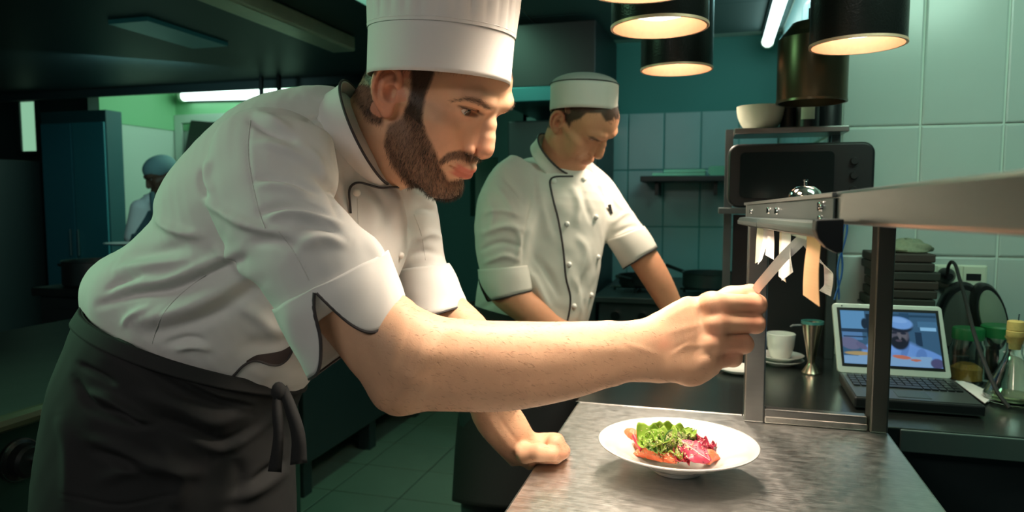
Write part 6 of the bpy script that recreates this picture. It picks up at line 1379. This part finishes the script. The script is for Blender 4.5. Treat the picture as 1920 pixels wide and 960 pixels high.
leaf('radicchio_leaf', sz(1303, 846, .019), .060, .034, -.62, .30, .62, -.22, .0035, m_rd, 'large crimson radicchio leaf with pale vein at the front right', 60, vein=m_vein, tipw=.8)
RD = [(1270, 852, .008, .030, .018, 1.2, .1, .6, .8, .003, 'dark red radicchio piece left of the large crimson leaf'), (1318, 834, .012, .036, .020, -.5, .0, .3, .8, .005, 'curled radicchio leaf behind the large crimson leaf'), (1328, 846, .006, .030, .018, -.9, .3, -.4, .7, .005, 'dark radicchio shred at the right edge of the salad'), (1278, 864, .003, .022, .015, .3, .0, .2, .7, .003, 'small radicchio scrap at the front of the salad'), (1308, 826, .014, .026, .016, .2, -.2, .5, .8, .004, 'radicchio curl beside the right cucumber slice'), (1287, 860, .004, .026, .016, -1.2, .2, .1, .7, .004, 'radicchio scrap under the large crimson leaf'), (1334, 838, .009, .022, .014, .8, -.3, .2, .8, .004, 'radicchio tip at the far right of the salad')]
for k, (px, py, dz, L, Wd, an, pi_, ro, cu, ru, lb) in enumerate(RD): leaf('radicchio_leaf', sz(px, py, dz), L, Wd, an, pi_, ro, cu, ru, m_rdk if k in (0, 3, 5) else m_rd, lb, 70+k)
# beet stem
b = MB(); pts = smooth_pts([tuple(sz(1188, 818, .020)), tuple(sz(1194, 830, .016)), tuple(sz(1203, 845, .010))]); b.tube(pts, list(np.linspace(.0036, .0030, len(pts))), 10); tag(b.build('beet_stem', m_rdk), 'dark red beet stem standing at the left of the salad', 'vegetable')
for k, (px, py, dz, an, ti, R_, lb) in enumerate(((1262, 824, .026, .6, -.75, .0155, 'cucumber slice leaning on the lettuce, upper left of three'), (1263, 837, .018, .9, -.6, .0145, 'cucumber slice below the upper left one'), (1292, 818, .020, -.2, -.7, .0125, 'cucumber slice right of the other two'))):
    c = sz(px, py, dz); M_ = Matrix.Translation(Vector(c))@Matrix.Rotation(an, 4, 'Z')@Matrix.Rotation(ti+PI/2+.6, 4, 'X'); t = thing('cucumber_slice', c, lb, 'vegetable')
    b = MB(); b.lathe([(1e-7, -.0014), (R_*.94, -.0014), (R_*.94, .0014), (1e-7, .0014)], 28, (0, 0, 0), M_); b.build('flesh', m_cu, t); b = MB(); b.lathe([(R_*.93, -.0016), (R_, -.001), (R_, .001), (R_*.93, .0016)], 28, (0, 0, 0), M_, closed=True); b.build('skin', m_cr, t)
r = np.random.RandomState(5)
PL = ['at the front left of the heap', 'at the far left', 'near the beet stem', 'at the centre of the heap', 'just left of the cucumber', 'at the front edge', 'behind the cucumber slices', 'above the front grapefruit', 'at the back right', 'at the back of the heap', 'beside the back grapefruit', 'at the very top']
for k in range(12):
    px, py = [(1222, 842), (1212, 826), (1206, 836), (1246, 830), (1254, 822), (1240, 846), (1270, 812), (1232, 834), (1290, 814), (1252, 810), (1226, 818), (1240, 814)][k]
    leaf('lettuce_scrap', sz(px, py, r.uniform(.016, .030)), r.uniform(.016, .026), r.uniform(.014, .020), r.uniform(0, 6), r.uniform(-.5, .5), r.uniform(-.3, .7), .8, .0045, m_lf if k % 3 else m_lf2, 'small %s lettuce scrap on the salad, %s' % ('bright' if k % 3 else 'dark green', PL[k]), 90+k, group='lettuce scraps in the salad')
sv, sq = [], []
for o_ in list(bpy.data.objects):
    if o_.type == 'MESH' and (o_.parent.name if o_.parent else o_.name).split('.')[0] in ('lettuce_leaf', 'lettuce_scrap', 'radicchio_leaf', 'grapefruit_segment', 'cucumber_slice'):
        n0 = len(sv); sv += [tuple(q.co) for q in o_.data.vertices]; sq += [tuple(i+n0 for i in p.vertices) for p in o_.data.polygons]
bsal = BVHTree.FromPolygons(sv, sq)
def scatter(bm_, n, size, seed, cx, cy, sx, sy):
    r = np.random.RandomState(seed)
    for k in range(n):
        p = cast(bsal, cx+r.normal()*sx, cy+r.normal()*sy, .0006)
        if p is not None: bm_.sphere(p, size, 6, R=Matrix.Rotation(r.uniform(0, 6), 3, 'Z'))
b = MB(); scatter(b, 330, (.0013, .0009, .0006), 12, 1256, 834, 32, 15); tag(b.build('sesame_seeds', m_ses, kind='stuff'), 'sesame seeds scattered over the salad', 'seeds')
b = MB(); scatter(b, 80, (.0009, .0009, .0008), 13, 1262, 838, 34, 14); tag(b.build('black_sesame_seeds', m_black, kind='stuff'), 'black sesame seeds scattered over the salad', 'seeds')
